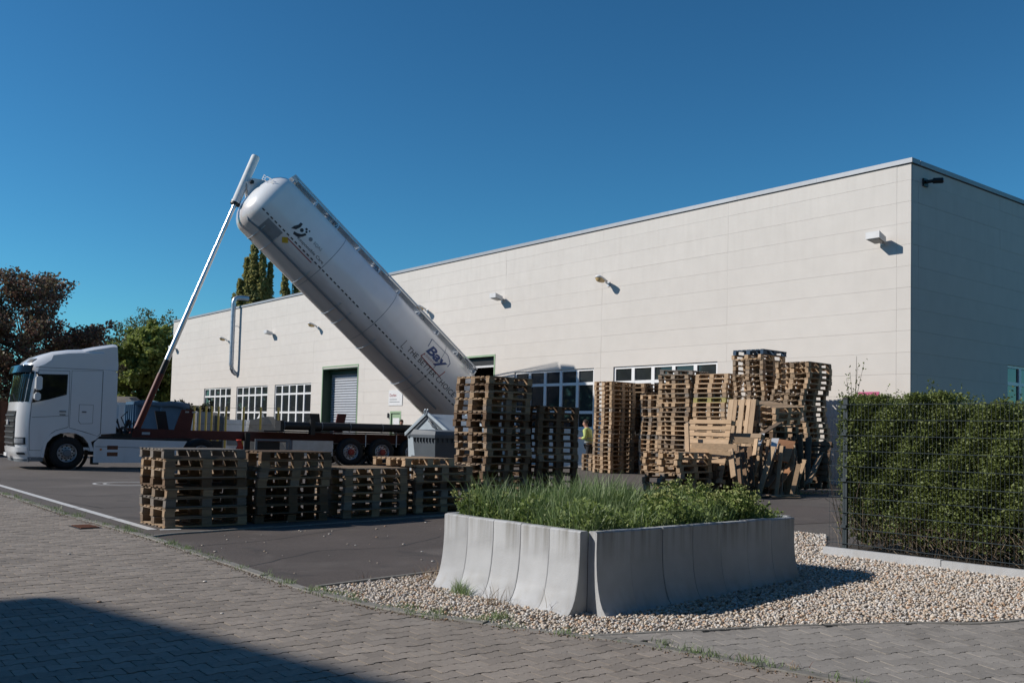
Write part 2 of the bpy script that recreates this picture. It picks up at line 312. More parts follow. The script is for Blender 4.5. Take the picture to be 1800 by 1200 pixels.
# ------------------------------------------------------------------ ground
def lattice():
    a = [-900, -400, -200, -120, -80, -60, -45, -35, -28] + [-22 + i for i in range(45)] + [28, 35, 45, 60, 80, 120, 200, 400, 900]
    b = [-400, -200, -100, -50, -25, -12, -5] + [-1 + i for i in range(48)] + [52, 60, 75, 100, 150, 250, 500, 1200, 2500]
    return np.array(a, float), np.array(b, float)
LX, LY = lattice()
gx, gy = np.meshgrid(LX, LY, indexing='ij'); nx, ny = gx.shape
V = np.stack([gx, gy, ghn(gx, gy)], -1).reshape(-1, 3)
I = np.arange(nx * ny).reshape(nx, ny)
F = np.stack([I[:-1, :-1], I[1:, :-1], I[1:, 1:], I[:-1, 1:]], -1).reshape(-1, 4)
tag(link('ground', np_mesh('ground', V, F, K['asphalt'], True)), kind='structure')
def sheet(name, poly, dz, mt, kind='structure'):
    bm = bmesh.new(); bm.faces.new([bm.verts.new((p[0], p[1], 0)) for p in poly])
    for arr, n in ((LX, (1, 0, 0)), (LY, (0, 1, 0))):
        ax = 0 if n[0] else 1; lo = min(p[ax] for p in poly); hi = max(p[ax] for p in poly)
        for c in arr:
            if lo < c < hi:
                bmesh.ops.bisect_plane(bm, geom=bm.verts[:] + bm.edges[:] + bm.faces[:], plane_co=(c, 0, 0) if ax == 0 else (0, c, 0), plane_no=n)
    for v in bm.verts: v.co.z = gh(v.co.x, v.co.y) + dz
    bmesh.ops.recalc_face_normals(bm, faces=bm.faces)
    me = bpy.data.meshes.new(name); bm.to_mesh(me); bm.free(); me.materials.append(mt)
    if me.polygons and me.polygons[0].normal.z < 0: me.flip_normals()
    return tag(link(name, me), kind=kind)
def inpoly(x, y, poly):
    r = False; n = len(poly)
    for i in range(n):
        x0, y0 = poly[i]; x1, y1 = poly[(i + 1) % n]
        if (y0 > y) != (y1 > y) and x < (x1 - x0) * (y - y0) / (y1 - y0) + x0: r = not r
    return r
def smooth_line(pts, step=0.12):
    """Catmull-Rom through ground points, resampled"""
    P = [Vector((*p, 0)) for p in pts]; P = [2 * P[0] - P[1]] + P + [2 * P[-1] - P[-2]]; out = []
    for i in range(1, len(P) - 2):
        n = max(2, int((P[i + 1] - P[i]).length / step))
        for k in range(n):
            t = k / n; a, b, c, d = P[i - 1:i + 3]
            out.append(0.5 * ((2 * b) + (c - a) * t + (2 * a - 5 * b + 4 * c - d) * t * t + (3 * b - a - 3 * c + d) * t ** 3))
    out.append(P[-2]); return [(v.x, v.y) for v in out]

kerb_px = [(0, 868), (120, 907), (255, 945), (400, 993), (540, 1040), (700, 1078), (900, 1106), (1110, 1133), (1400, 1187)]
KL = [(-24.0, 35.5), (-16.5, 27.0)] + [G(*p) for p in kerb_px] + [(2.75, 5.85), (4.4, 4.5)]
KLS = smooth_line(KL)
street_poly = KLS + [(5.2, 1.0), (-26, 1.0), (-26, 36)]
street = sheet('street', street_poly, 0.004, K['joint'])

# one interlocking paver; the wavy long edge repeats with opposite sign after half a stone, so rows lock
PL_, PR_, PB_ = 0.196, 0.150, 0.0095
def paver_mesh(name, mt, gap=0.0030, ch=0.013):
    h = PR_ / 2; q = [(PL_ / 2 - gap, 0.0), (PL_ / 2 - gap, h + PB_ - gap - ch), (PL_ / 2 - gap - ch, h + PB_ - gap), (0.31 * PL_, h + PB_ - gap), (0.19 * PL_, h - PB_ - gap)]
    right = q[1:]; up = right + [(-x, y) for x, y in right[::-1]]; ring = up + [(-x, -y) for x, y in up]
    m = MB(); n = len(ring); vs = []
    for sc, z in ((1.0, -0.020), (1.0, -0.0012), (0.985, 0.0)):
        vs += [(x * sc, y * sc, z) for x, y in ring]
    m.add(vs, [tuple(range(2 * n, 3 * n))] + [(j * n + i, j * n + (i + 1) % n, (j + 1) * n + (i + 1) % n, (j + 1) * n + i) for j in (0, 1) for i in range(n)])
    me = m.mesh(name, mt)
    return me
def pave(parent, poly, ang, me, mt, ylim, seed, ztop=0.024, nobj=300):
    rg = random.Random(seed); e1 = (math.cos(ang), math.sin(ang)); e2 = (-math.sin(ang), math.cos(ang)); spots = []
    xs = [p[0] for p in poly]; ys = [p[1] for p in poly]
    for j in range(-260, 260):
        for i in range(-200, 200):
            a = (i + 0.5 * (j % 2)) * PL_; b = j * PR_
            x = a * e1[0] + b * e2[0]; y = a * e1[1] + b * e2[1]
            if not (ylim[0] < y < ylim[1]) or abs(x) > 0.60 * y + 0.3: continue
            if not (min(xs) < x < max(xs)) or not inpoly(x, y, poly): continue
            spots.append((y, x, rg.uniform(-0.0022, 0.0022), rg.uniform(-0.006, 0.006), rg.uniform(-0.008, 0.008)))
    spots.sort()
    # those that show largest lie in front, inside the frame
    inside = [s for s in spots if s[0] > 5.95 and abs(s[1]) < 0.535 * s[0]]
    own = set(id(s) for s in inside[:nobj])
    P = np.empty(len(me.vertices) * 3, np.float32); me.vertices.foreach_get('co', P); P = P.reshape(-1, 3)
    pol = [tuple(p.vertices) for p in me.polygons]; vs = []; fs = []
    ca, sa = math.cos(ang), math.sin(ang)
    for s in spots:
        y, x, dz, tx, ty = s; z = gh(x, y) + ztop + dz
        sx = (gh(x + 0.1, y) - gh(x - 0.1, y)) / 0.2; sy = (gh(x, y + 0.1) - gh(x, y - 0.1)) / 0.2
        if id(s) in own:
            link('paver', me, parent, (x, y, z), (math.atan(sy) + tx, -math.atan(sx) + ty, ang))
        else:
            b = len(vs); X = P[:, 0] * ca - P[:, 1] * sa; Y = P[:, 0] * sa + P[:, 1] * ca
            vs += list(zip(x + X, y + Y, z + P[:, 2] + X * (sx + ty) + Y * (sy + tx)))
            fs += [tuple(i + b for i in p) for p in pol]
    me2 = bpy.data.meshes.new('paver_field'); me2.from_pydata(vs, [], fs); me2.materials.append(mt)
    tag(link('paver_field', me2, parent), kind='stuff')
pm = paver_mesh('paver', K['paver'])
pave(street, street_poly, RAD(38), pm, K['paver'], (5.2, 21.0), 3)

sw_edge = [G(1045, 1121), G(1200, 1113), G(1400, 1104), G(1600, 1099), G(1800, 1094), (7.6, 9.75)]
ki = min(range(len(KLS)), key=lambda i: (KLS[i][0] - sw_edge[0][0]) ** 2 + (KLS[i][1] - sw_edge[0][1]) ** 2)
sw_poly = sw_edge + [(8.5, 4.5)] + KLS[ki:][::-1]
sidewalk = sheet('sidewalk', sw_poly, 0.004, K['joint'])
pm2 = paver_mesh('sidewalk_paver', K['paver2'], gap=0.0026, ch=0.010)
pave(sidewalk, sw_poly, RAD(20), pm2, K['paver2'], (5.2, 10.5), 5)

# yard apron in redder asphalt, in front of the kerb line at the pallet row
k_px = [(262, 945), (300, 940), (350, 936.5), (440, 930), (600, 919), (800, 905)]
KK = smooth_line([G(*p) for p in k_px])
w0, w1 = Vector((*G(556, 1037), 0)), Vector((*G(790, 1006), 0)); wd = (w1 - w0).normalized()
WE = [(w0 + wd * t)[:2] for t in (0, 1.8, 4.0, 6.5, 8.2)]
kA = min(range(len(KLS)), key=lambda i: (KLS[i][0] - KK[0][0]) ** 2 + (KLS[i][1] - KK[0][1]) ** 2)
kB = min(range(len(KLS)), key=lambda i: (KLS[i][0] - w0.x) ** 2 + (KLS[i][1] - w0.y) ** 2)
sheet('asphalt_apron', KLS[kA:kB + 1] + WE + [(9.5, 17.5), (3.0, 20.5)] + KK[::-1], 0.005, K['apron'])

# gravel bed and its stones
fa = Vector((*G(1449, 976), 0)); fdir = Vector((0.62, -0.785, 0)).normalized()
gravel_poly = KLS[kB:ki + 1] + sw_edge + [(fa + fdir * 4.2)[:2], (fa + fdir * 1.2)[:2], fa[:2], (4.75, 14.2), WE[4]] + WE[:4][::-1]
sheet('gravel_bed', gravel_poly, 0.006, K['gravelbed'])
def ico():
    t = (1 + 5 ** 0.5) / 2
    v = np.array([(-1, t, 0), (1, t, 0), (-1, -t, 0), (1, -t, 0), (0, -1, t), (0, 1, t), (0, -1, -t), (0, 1, -t), (t, 0, -1), (t, 0, 1), (-t, 0, -1), (-t, 0, 1)], float)
    f = np.array([(0, 11, 5), (0, 5, 1), (0, 1, 7), (0, 7, 10), (0, 10, 11), (1, 5, 9), (5, 11, 4), (11, 10, 2), (10, 7, 6), (7, 1, 8), (3, 9, 4), (3, 4, 2), (3, 2, 6), (3, 6, 8), (3, 8, 9), (4, 9, 5), (2, 4, 11), (6, 2, 10), (8, 6, 7), (9, 8, 1)])
    return v / np.linalg.norm(v[0]), f
def scatter_pebbles(poly, n, rlo, rhi, lift, seed):
    rg = np.random.default_rng(seed); P = np.array(poly); lo, hi = P.min(0), P.max(0); pts = []
    while len(pts) < n:
        c = rg.uniform(lo, hi, (4000, 2)); c = c[(np.abs(c[:, 0]) < 0.58 * c[:, 1] + 0.3)]
        keep = rg.random(len(c)) < np.clip(1.25 - (c[:, 1] - 8) * 0.12, 0.25, 1)
        pts += [tuple(q) for q in c[keep] if inpoly(q[0], q[1], poly)]
    pts = np.array(pts[:n]); x, y = pts[:, 0], pts[:, 1]
    r = rg.uniform(rlo, rhi, n) * np.clip(1 + (y - 9) * 0.05, 1, 1.3)
    bv, bf = ico(); k = len(bv)
    S = r[:, None] * np.stack([rg.uniform(0.85, 1.5, n), rg.uniform(0.7, 1.1, n), rg.uniform(0.5, 0.8, n)], 1)
    B = bv[None] * S[:, None] * rg.uniform(0.86, 1.14, (n, k, 1))
    a = rg.uniform(0, 2 * PI, n); t = rg.normal(0, 0.45, n); ca, sa, ct, st = np.cos(a)[:, None], np.sin(a)[:, None], np.cos(t)[:, None], np.sin(t)[:, None]
    X, Y, Z = B[..., 0], B[..., 1], B[..., 2]; X, Z = X * ct - Z * st, X * st + Z * ct
    X, Y = X * ca - Y * sa, X * sa + Y * ca
    Vv = np.stack([X + x[:, None], Y + y[:, None], Z + (ghn(x, y) + 0.006 + lift * rg.random(n) + r * 0.3)[:, None]], -1).reshape(-1, 3)
    Ff = (bf[None] + (np.arange(n) * k)[:, None, None]).reshape(-1, 3)
    return Vv, Ff
Vg, Fg = scatter_pebbles(gravel_poly, 44000, 0.0085, 0.0185, 0.022, 21)
tag(link('gravel', np_mesh('gravel', Vg, Fg, K['pebble'])), 'loose pale and tan pebbles around the concrete planter', 'gravel', kind='stuff')

# kerb stones
def kerb(name, line, width, top, length, seed, y_max=40):
    root = tag(empty(name, (0, 0, 0)), kind='structure'); rg = random.Random(seed)
    acc = [line[0]]; d = 0.0; segs = []
    for p, q in zip(line[:-1], line[1:]):
        d += math.dist(p, q); acc.append(q)
        if d >= length: segs.append(acc); acc = [q]; d = 0.0
    if len(acc) > 1: segs.append(acc)
    for sg in segs:
        if sg[0][1] > y_max: continue
        m = MB(); n = len(sg); L_, R_ = [], []; dz = rg.uniform(-0.006, 0.006)
        for i, p in enumerate(sg):
            a, b = sg[max(0, i - 1)], sg[min(n - 1, i + 1)]; dx, dy = b[0] - a[0], b[1] - a[1]; l = math.hypot(dx, dy) or 1
            px, py = p
            if i == 0: px += dx / l * 0.004; py += dy / l * 0.004
            if i == n - 1: px -= dx / l * 0.004; py -= dy / l * 0.004
            z = gh(px, py) + top + dz; nxx, nyy = -dy / l * width / 2, dx / l * width / 2
            L_.append(((px + nxx, py + nyy), z)); R_.append(((px - nxx, py - nyy), z))
        vs = []
        for (l_, z), (r_, z2) in zip(L_, R_):
            vs += [(*l_, z - 0.09), (*l_, z - 0.008), (l_[0] * 0.92 + r_[0] * 0.08, l_[1] * 0.92 + r_[1] * 0.08, z), (r_[0] * 0.92 + l_[0] * 0.08, r_[1] * 0.92 + l_[1] * 0.08, z), (*r_, z - 0.008), (*r_, z - 0.09)]
        fs = [(6 * i + k, 6 * i + k + 1, 6 * i + k + 7, 6 * i + k + 6) for i in range(n - 1) for k in range(5)]
        fs += [(0, 1, 2, 3, 4, 5), tuple(range(6 * n - 6, 6 * n))[::-1]]
        m.add(vs, fs).build('kerb_stone', K['kerb'], root)
    return root
kerb('street_kerb', KLS, 0.115, 0.034, 1.0, 1, 24)
kerb('yard_kerb', KK, 0.07, 0.022, 1.0, 2)
kerb('gravel_edging', smooth_line(WE[:3]), 0.06, 0.05, 1.0, 4)
kerb('sidewalk_edging', smooth_line(sw_edge), 0.06, 0.027, 1.0, 5)
fk = empty('fence_footing'); tag(fk, 'low concrete footing slab under the wire fence and hedge', 'footing')
for i in range(3):
    a = fa + fdir * (1.55 * i); b = fa + fdir * (1.55 * i + 1.54); m = MB(); nv = Vector((-fdir.y, fdir.x, 0)) * 0.035
    za, zb = gh(a.x, a.y), gh(b.x, b.y); q = [a - nv, b - nv, b + nv, a + nv]; zz = [za, zb, zb, za]
    m.hexa([(p.x, p.y, z - 0.05) for p, z in zip(q, zz)] + [(p.x, p.y, z + 0.12 - 0.008 * i) for p, z in zip(q, zz)]); m.build('slab', K['concrete'], fk)

# painted lines on the yard
l0, l1, l2 = Vector((*G(0, 853), 0)), Vector((*G(268, 931), 0)), Vector((*G(318, 930), 0)); ld = (l1 - l0).normalized()
rm = tag(empty('road_marking'), kind='structure')
def stripe(a, b, wdt, parent, dz=0.006):
    n = max(1, int((b - a).length)); d = (b - a).normalized(); nv = Vector((-d.y, d.x, 0)) * wdt / 2; vs = []; fs = []
    for i in range(n + 1):
        p = a.lerp(b, i / n)
        for s in (-1, 1): q = p + nv * s; vs.append((q.x, q.y, gh(q.x, q.y) + dz))
    fs = [(2 * i, 2 * i + 2, 2 * i + 3, 2 * i + 1) for i in range(n)]
    MB().add(vs, fs).build('stripe', K['whiteline'], parent)
stripe(l0 - ld * 9, l0 + (l1 - l0) * 0.62, 0.14, rm); stripe(l0 + (l1 - l0) * 0.626, l0 + (l1 - l0) * 0.825, 0.14, rm); stripe(l0 + (l1 - l0) * 0.83, l1, 0.14, rm)
stripe(l1 + Vector((0.10, 0.02, 0)), l2, 0.12, rm)
mc = Vector((*G(226, 850), 0)); m = MB(); n = 36
for rr in (0.86, 0.62):
    vs = []
    for i in range(n):
        a = 2 * PI * i / n
        for r in (rr, rr - 0.07): x, y = mc.x + r * math.cos(a), mc.y + r * math.sin(a); vs.append((x, y, gh(x, y) + 0.006))
    m.add(vs, [(2 * i, 2 * ((i + 1) % n), 2 * ((i + 1) % n) + 1, 2 * i + 1) for i in range(n)])
m.build('painted_ring', K['whiteline'], rm)
seams = tag(empty('asphalt_seams'), kind='structure')
def seam(pts, wdt, dz=0.0065):
    P = [Vector((*G(*p), 0)) for p in pts]; q = []
    for a, b in zip(P, P[1:]):
        for i in range(8): q.append(a.lerp(b, i / 8) + Vector((random.uniform(-.02, .02), random.uniform(-.03, .03), 0)))
    vs = []
    for i, p in enumerate(q):
        d = (q[min(i + 1, len(q) - 1)] - q[max(i - 1, 0)]).normalized(); nv = Vector((-d.y, d.x, 0)) * wdt * random.uniform(0.3, 0.7)
        for s_ in (-1, 1): r = p + nv * s_; vs.append((r.x, r.y, gh(r.x, r.y) + dz))
    MB().add(vs, [(2 * i, 2 * i + 2, 2 * i + 3, 2 * i + 1) for i in range(len(q) - 1)]).build('crack', K['tar'], seams)
for pts in ([(60, 866), (150, 872), (252, 868)], [(100, 880), (180, 893), (250, 890)], [(20, 842), (130, 846), (240, 839)], [(420, 1000), (560, 968), (700, 962), (785, 940)], [(350, 960), (470, 950), (640, 925)], [(1000, 858), (1120, 852), (1280, 868)], [(1400, 880), (1450, 875), (1470, 890)]): seam(pts, 0.022)
# drain grate by the kerb
dg = G(150, 929); de = tag(empty('drain_grate', (dg[0], dg[1], gh(*dg) + 0.026), RAD(-48)), 'dark iron drain grate let into the street pavers by kerb', 'drain')
MB().box(-0.25, 0.25, -0.16, 0.16, -0.02, 0.006).build('frame', K['black'], de)
for i in range(7): MB().box(-0.22 + 0.066 * i, -0.19 + 0.066 * i, -0.13, 0.13, 0.007, 0.018).build('bar', K['rust'], de)

# ------------------------------------------------------------------ the hall
BANG = RAD(90 + 38.4); BC = Vector((10.931, 26.0, 0))
hall = tag(empty('industrial_hall', BC, BANG), 'long pale flat-roofed hall clad in wide concrete panels', 'hall')
BL, BD, ZT, ZB = 59.7, 24.0, 9.31, 0.0
WIN = [(6.71, 11.58), (12.62, 17.45), (36.1, 41.0), (42.03, 46.93), (47.88, 52.76)]
WZ = (1.76, 4.08)
D1, D2, D3 = (30.73, 34.70), (18.88, 22.85), (26.30, 27.33); DZ = 4.82; D3Z = 2.46
holes = [(a, b, *WZ) for a, b in WIN] + [(*D1, -1, DZ), (*D2, -1, DZ), (*D3, -1, D3Z)]
def islands(rs):
    """groups of rectangles that touch each other"""
    out = []
    for r in rs:
        hit = [g for g in out if any(not (q[1] < r[0] - 1e-6 or q[0] > r[1] + 1e-6 or q[3] <= r[2] + 1e-6 or q[2] >= r[3] - 1e-6) for q in g)]
        out = [g for g in out if g not in hit] + [[r] + [q for g in hit for q in g]]
    return out
def rect_sub(rect, holes):
    x0, x1, z0, z1 = rect; hs = [h for h in holes if h[0] < x1 and h[1] > x0 and h[2] < z1 and h[3] > z0]
    if not hs: return [rect]
    xs = sorted({x0, x1, *[min(max(v, x0), x1) for h in hs for v in h[:2]]}); zs = sorted({z0, z1, *[min(max(v, z0), z1) for h in hs for v in h[2:]]})
    out = []
    for a, b in zip(xs, xs[1:]):
        run = None
        for c, d in zip(zs, zs[1:]):
            cx, cz = (a + b) / 2, (c + d) / 2
            if any(h[0] < cx < h[1] and h[2] < cz < h[3] for h in hs):
                if run: out.append(run); run = None
            else: run = (a, b, run[2] if run else c, d)
        if run: out.append(run)
    return out
xj = [0.0, 0.42] + [0.42 + 5.92 * i for i in range(1, 11)]; xj[-1] = BL
zj = [z for z in [7.06 + 0.6 * k for k in range(-12, 4)] if ZB < z < ZT - 0.1]; zj = [ZB] + zj + [ZT - 0.003]
GJ = 0.0022
for a, b in zip(xj, xj[1:]):
    for c, d in zip(zj, zj[1:]):
        rs = rect_sub((a + GJ, b - GJ, c + GJ, d - GJ), holes)
        if not rs: continue
        dy = random.uniform(-0.003, 0.002)
        for g in islands(rs):
            m = MB()
            for r in g: m.box(r[0], r[1], -0.06, dy, r[2], r[3])
            m.build('wall_panel', K['facade'], hall)
yj = [-0.066, -0.40, -5.32, -11.24, -17.16, -BD]; rwin = [(-10.7, -5.83), (-16.6, -11.75)]
rh = [(a, b, *WZ) for a, b in rwin]
for a, b in zip(yj[1:], yj):
    for c, d in zip(zj, zj[1:]):
        rs = rect_sub((a + GJ, b - GJ, c + GJ, d - GJ), rh)
        if not rs: continue
        dx = random.uniform(-0.002, 0.003)
        for g in islands(rs):
            m = MB()
            for r in g: m.box(dx, 0.06, r[0], r[1], r[2], r[3])
            m.build('wall_panel', K['facade'], hall)
m = MB()
for r in rect_sub((0.062, BL, ZB, ZT), holes): m.box(r[0], r[1], -0.32, -0.022, r[2], r[3])
for r in rect_sub((-BD, -0.33, ZB, ZT), rh): m.box(0.022, 0.32, r[0], r[1], r[2], r[3])
m.box(0.33, BL - 0.01, -BD, -BD + 0.3, ZB, ZT); m.box(BL - 0.3, BL - 0.012, -BD + 0.31, -0.34, ZB, ZT)
m.build('core_wall', K['facade'], hall)
MB().box(0.1, BL - 0.05, -BD + 0.05, -0.05, ZT - 0.3, ZT - 0.02).build('roof', K['roof'], hall)
# coping in lengths
for i in range(20):
    a, b = BL / 20 * i - (0.05 if i == 0 else 0), BL / 20 * (i + 1) - 0.004
    MB().box(a, b, -0.40, 0.045, ZT + 0.02, ZT + 0.15).build('coping', K['coping'], hall)
for i in range(5):
    a, b = -BD + (BD - 0.42) / 5 * i, -BD + (BD - 0.42) / 5 * (i + 1) - 0.004
    MB().box(-0.05, 0.40, a, b, ZT + 0.02, ZT + 0.148).build('coping', K['coping'], hall)
MB().box(-0.03, BL, -0.38, 0.018, ZT - 0.005, ZT + 0.018).build('coping_drip', K['seam'], hall)
def window(a, b, side=False):
    """five by three panes in a white frame; local u runs along the wall, w is depth"""
    T = (lambda u, w, z: (u, w, z)) if not side else (lambda u, w, z: (-w, u, z))
    def bx(m, u0, u1, w0, w1, z0, z1):
        return m.hexa([T(*p) for p in ((u0, w0, z0), (u1, w0, z0), (u1, w1, z0), (u0, w1, z0), (u0, w0, z1), (u1, w0, z1), (u1, w1, z1), (u0, w1, z1))])
    z0, z1 = WZ; o = 0.10; y0, y1 = -0.13, -0.05
    zr = [z0, 2.40, 3.50, z1]; us = [a + (b - a) * i / 5 for i in range(6)]
    m = MB(); fw = 0.085
    bx(m, a, b, y0, y1, z0, z0 + fw); bx(m, a, b, y0, y1, z1 - fw, z1); bx(m, a, a + fw, y0, y1, z0 + fw, z1 - fw); bx(m, b - fw, b, y0, y1, z0 + fw, z1 - fw)
    for u in us[1:-1]: bx(m, u - 0.075, u + 0.075, y0, y1 + 0.004, z0 + fw, z1 - fw)
    for z in zr[1:-1]:
        for i in range(5): bx(m, us[i] + (0.075 if i else fw), us[i + 1] - (0.075 if i < 4 else fw), y0, y1, z - 0.055, z + 0.055)
    bx(m, a - 0.02, b + 0.02, y1, 0.035, z0 - 0.05, z0 - 0.005)
    wn = m.build('window', K['white_frame'], hall)
    for i in range(5):
        for j in range(3):
            bx(MB(), us[i] + 0.06, us[i + 1] - 0.06, -0.105, -0.095, zr[j] + 0.04, zr[j + 1] - 0.04).build('pane', K['glass'], wn)
for a, b in WIN: window(a, b)
for a, b in rwin: window(a, b, True)
# roller shutter gate
dr = MB(); a, b = D1
dr.box(a, a + 0.05, -0.62, 0.012, 0, DZ); dr.box(b - 0.05, b, -0.62, 0.012, 0, DZ); dr.box(a + 0.05, b - 0.05, -0.62, 0.012, DZ - 0.05, DZ)
dr.box(a + 0.05, b - 0.05, -0.62, -0.40, DZ - 0.30, DZ - 0.052)
gate = dr.build('shutter_gate', K['green'], hall)
m = MB(); m.box(a - 0.07, a - 0.002, -0.02, 0.016, 0, DZ + 0.07); m.box(b + 0.002, b + 0.07, -0.02, 0.016, 0, DZ + 0.07); m.box(a - 0.07, b + 0.07, -0.02, 0.014, DZ + 0.072, DZ + 0.14); m.build('gate_trim', K['palegreen'], hall)
z = 0.15
sl = MB().prism([(0.0, 0.0), (0.022, 0.02), (0.030, 0.06), (0.022, 0.105), (0.0, 0.128), (-0.012, 0.128), (-0.012, 0.0)], 'x', 0, b - a - 0.12).mesh('slat', K['shutter'])
while z < DZ - 0.3: link('slat', sl, gate, (a + 0.06, -0.56, z)); z += 0.142
# open gate
a, b = D2; m = MB()
m.box(a - 0.08, a, -0.30, 0.014, 0, DZ + 0.08); m.box(b, b + 0.08, -0.30, 0.014, 0, DZ + 0.08); m.box(a, b, -0.30, 0.014, DZ, DZ + 0.08)
og = m.build('open_gate', K['palegreen'], hall)
MB().box(a, b, -0.28, -0.18, DZ - 0.36, DZ - 0.01).build('gate_fascia', K['black'], og)
MB().box(a, b, -0.24, -0.16, DZ - 0.45, DZ - 0.365).build('gate_rail', K['lampwhite'], og)
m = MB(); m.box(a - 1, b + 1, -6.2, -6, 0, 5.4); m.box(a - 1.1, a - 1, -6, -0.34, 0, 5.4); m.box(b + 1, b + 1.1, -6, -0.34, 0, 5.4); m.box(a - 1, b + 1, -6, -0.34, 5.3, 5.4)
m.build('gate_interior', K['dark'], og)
# staff door with notice, sign above
a, b = D3; m = MB(); m.box(a, a + 0.09, -0.12, 0.012, 0, D3Z); m.box(b - 0.09, b, -0.12, 0.012, 0, D3Z); m.box(a + 0.09, b - 0.09, -0.12, 0.012, D3Z - 0.10, D3Z)
sdoor = m.build('staff_door', K['palegreen'], hall)
MB().box(a + 0.092, b - 0.092, -0.11, -0.05, 0, D3Z - 0.102).build('door_leaf', K['palegreen'], sdoor)
MB().box(a + 0.22, b - 0.20, -0.048, -0.04, 1.35, 2.12).build('notice', K['panelwhite'], sdoor)
MB().box(b + 0.10, b + 0.16, 0.004, 0.08, 2.12, 2.36).build('door_lamp', K['seam'], hall)
sg = MB().box(26.2, 27.48, 0.008, 0.03, 2.74, 3.50).build('wall_sign', K['panelwhite'], None)
sg.parent = None; sg.matrix_world = Matrix.Translation(BC) @ Matrix.Rotation(BANG, 4, 'Z'); tag(sg, 'white sign with red heading on wall above the green staff door', 'sign')
def text_mesh(s, size, mt, bold=0.0, align='LEFT', shear=0.0, spacing=1.0):
    cu = bpy.data.curves.new('txt', 'FONT'); cu.body = s; cu.size = size; cu.align_x = align; cu.offset = bold; cu.shear = shear; cu.space_character = spacing; cu.resolution_u = 3
    ob = bpy.data.objects.new('txt', cu); COL.objects.link(ob); dp = bpy.context.evaluated_depsgraph_get()
    me = bpy.data.meshes.new_from_object(ob.evaluated_get(dp)); bpy.data.objects.remove(ob); bpy.data.curves.remove(cu)
    me.materials.clear(); me.materials.append(mt); return me
tm = text_mesh('Durilen', 0.21, K['decal_red']); link('sign_lettering', tm, sg, (27.38, 0.034, 3.18), (PI / 2, 0, PI))
for i, (z, x1) in enumerate(((3.02, 0.7), (2.90, 0.95))):
    MB().box(27.38 - x1, 27.38, 0.0305, 0.033, z, z + 0.035).build('sign_line', K['decal_grey'], sg)
# wall lamps and the steel flue
def wall_lamp(t, kind, label):
    r = empty('wall_lamp', BC, BANG); tag(r, label, 'lamp', 'lamps along the hall wall')
    m = MB(); z = 7.20
    m.box(t - 0.06, t + 0.06, 0.005, 0.03, z - 0.08, z + 0.08); m.tube([(t, 0.03, z), (t, 0.10, z + 0.02), (t, 0.16, z + 0.04)], 0.03, 8); m.build('bracket', K['steel'], r, 40)
    if kind == 'box':
        m = MB(); m.hexa([(t - 0.17, 0.12, z - 0.03), (t + 0.17, 0.12, z - 0.03), (t + 0.21, 0.54, z + 0.05), (t - 0.21, 0.54, z + 0.05), (t - 0.17, 0.12, z + 0.13), (t + 0.17, 0.12, z + 0.13), (t + 0.21, 0.54, z + 0.24), (t - 0.21, 0.54, z + 0.24)])
        m.build('housing', K['lampwhite'], r)
        MB().hexa([(t - 0.14, 0.18, z - 0.035), (t + 0.14, 0.18, z - 0.035), (t + 0.17, 0.50, z + 0.028), (t - 0.17, 0.50, z + 0.028), (t - 0.14, 0.18, z - 0.02), (t + 0.14, 0.18, z - 0.02), (t + 0.17, 0.50, z + 0.042), (t - 0.17, 0.50, z + 0.042)]).build('lens', K['glass'], r)
    else:
        def head(m, sx, sz0, sz1, y0, y1):
            n, k = 9, 12; vs = []
            for i in range(n):
                f = i / (n - 1); y = y0 + (y1 - y0) * f; w_ = sx * (0.42 + 0.58 * math.sin(min(1, f * 1.25) * PI / 2)) * (1 if f < 0.82 else math.sqrt(max(0.02, 1 - ((f - 0.82) / 0.19) ** 2)))
                for j in range(k):
                    g = 2 * PI * j / k; c, s = math.cos(g), math.sin(g); vs.append((t + w_ * c, y, z + 0.08 + 0.12 * f + (sz1 if s > 0 else sz0) * s * (w_ / sx)))
            m.add(vs, [(i * k + j, i * k + (j + 1) % k, (i + 1) * k + (j + 1) % k, (i + 1) * k + j) for i in range(n - 1) for j in range(k)] + [tuple(range(k))[::-1], tuple(range((n - 1) * k, n * k))])
        m = MB(); head(m, 0.17, 0.03, 0.10, 0.12, 0.66); m.build('housing', K['lampwhite'], r, 50)
        m = MB(); head(m, 0.145, 0.15, 0.02, 0.28, 0.63); m.build('lens', K['lens'], r, 50)
wall_lamp(0.84, 'box', 'white box lamp on hall wall nearest to the corner')
wall_lamp(11.9, 'cobra', 'rounded lamp with amber lens on wall between the two right windows')
wall_lamp(18.4, 'box', 'white box lamp on hall wall just right of the tipped tank')
wall_lamp(24.2, 'cobra', 'rounded lamp peeking out above the tipped tank')
wall_lamp(35.45, 'cobra', 'rounded lamp with amber lens left of the roller shutter gate')
wall_lamp(41.5, 'box', 'white box lamp right of the steel flue pipe')
wall_lamp(48.6, 'cobra', 'rounded amber lamp directly left of the steel flue pipe')
wall_lamp(58.9, 'box', 'white box lamp at far left end of the hall')
fl = empty('flue_pipe', BC, BANG); tag(fl, 'tall shiny steel flue pipe rising along the hall wall over the roof', 'pipe')
t = 47.0; m = MB()
m.tube([(t, 0.0, 4.95), (t, 0.10, 4.96), (t, 0.26, 5.10), (t, 0.36, 5.26), (t, 0.40, 5.50), (t, 0.40, 5.62)], 0.15, 14); m.build('lower_elbow', K['steel'], fl, 40)
for z0, z1 in ((5.62, 7.0), (7.01, 8.4), (8.41, 9.55)): MB().tube([(t, 0.40, z0), (t, 0.40, z1)], 0.15, 14).build('pipe_length', K['steel'], fl, 40)
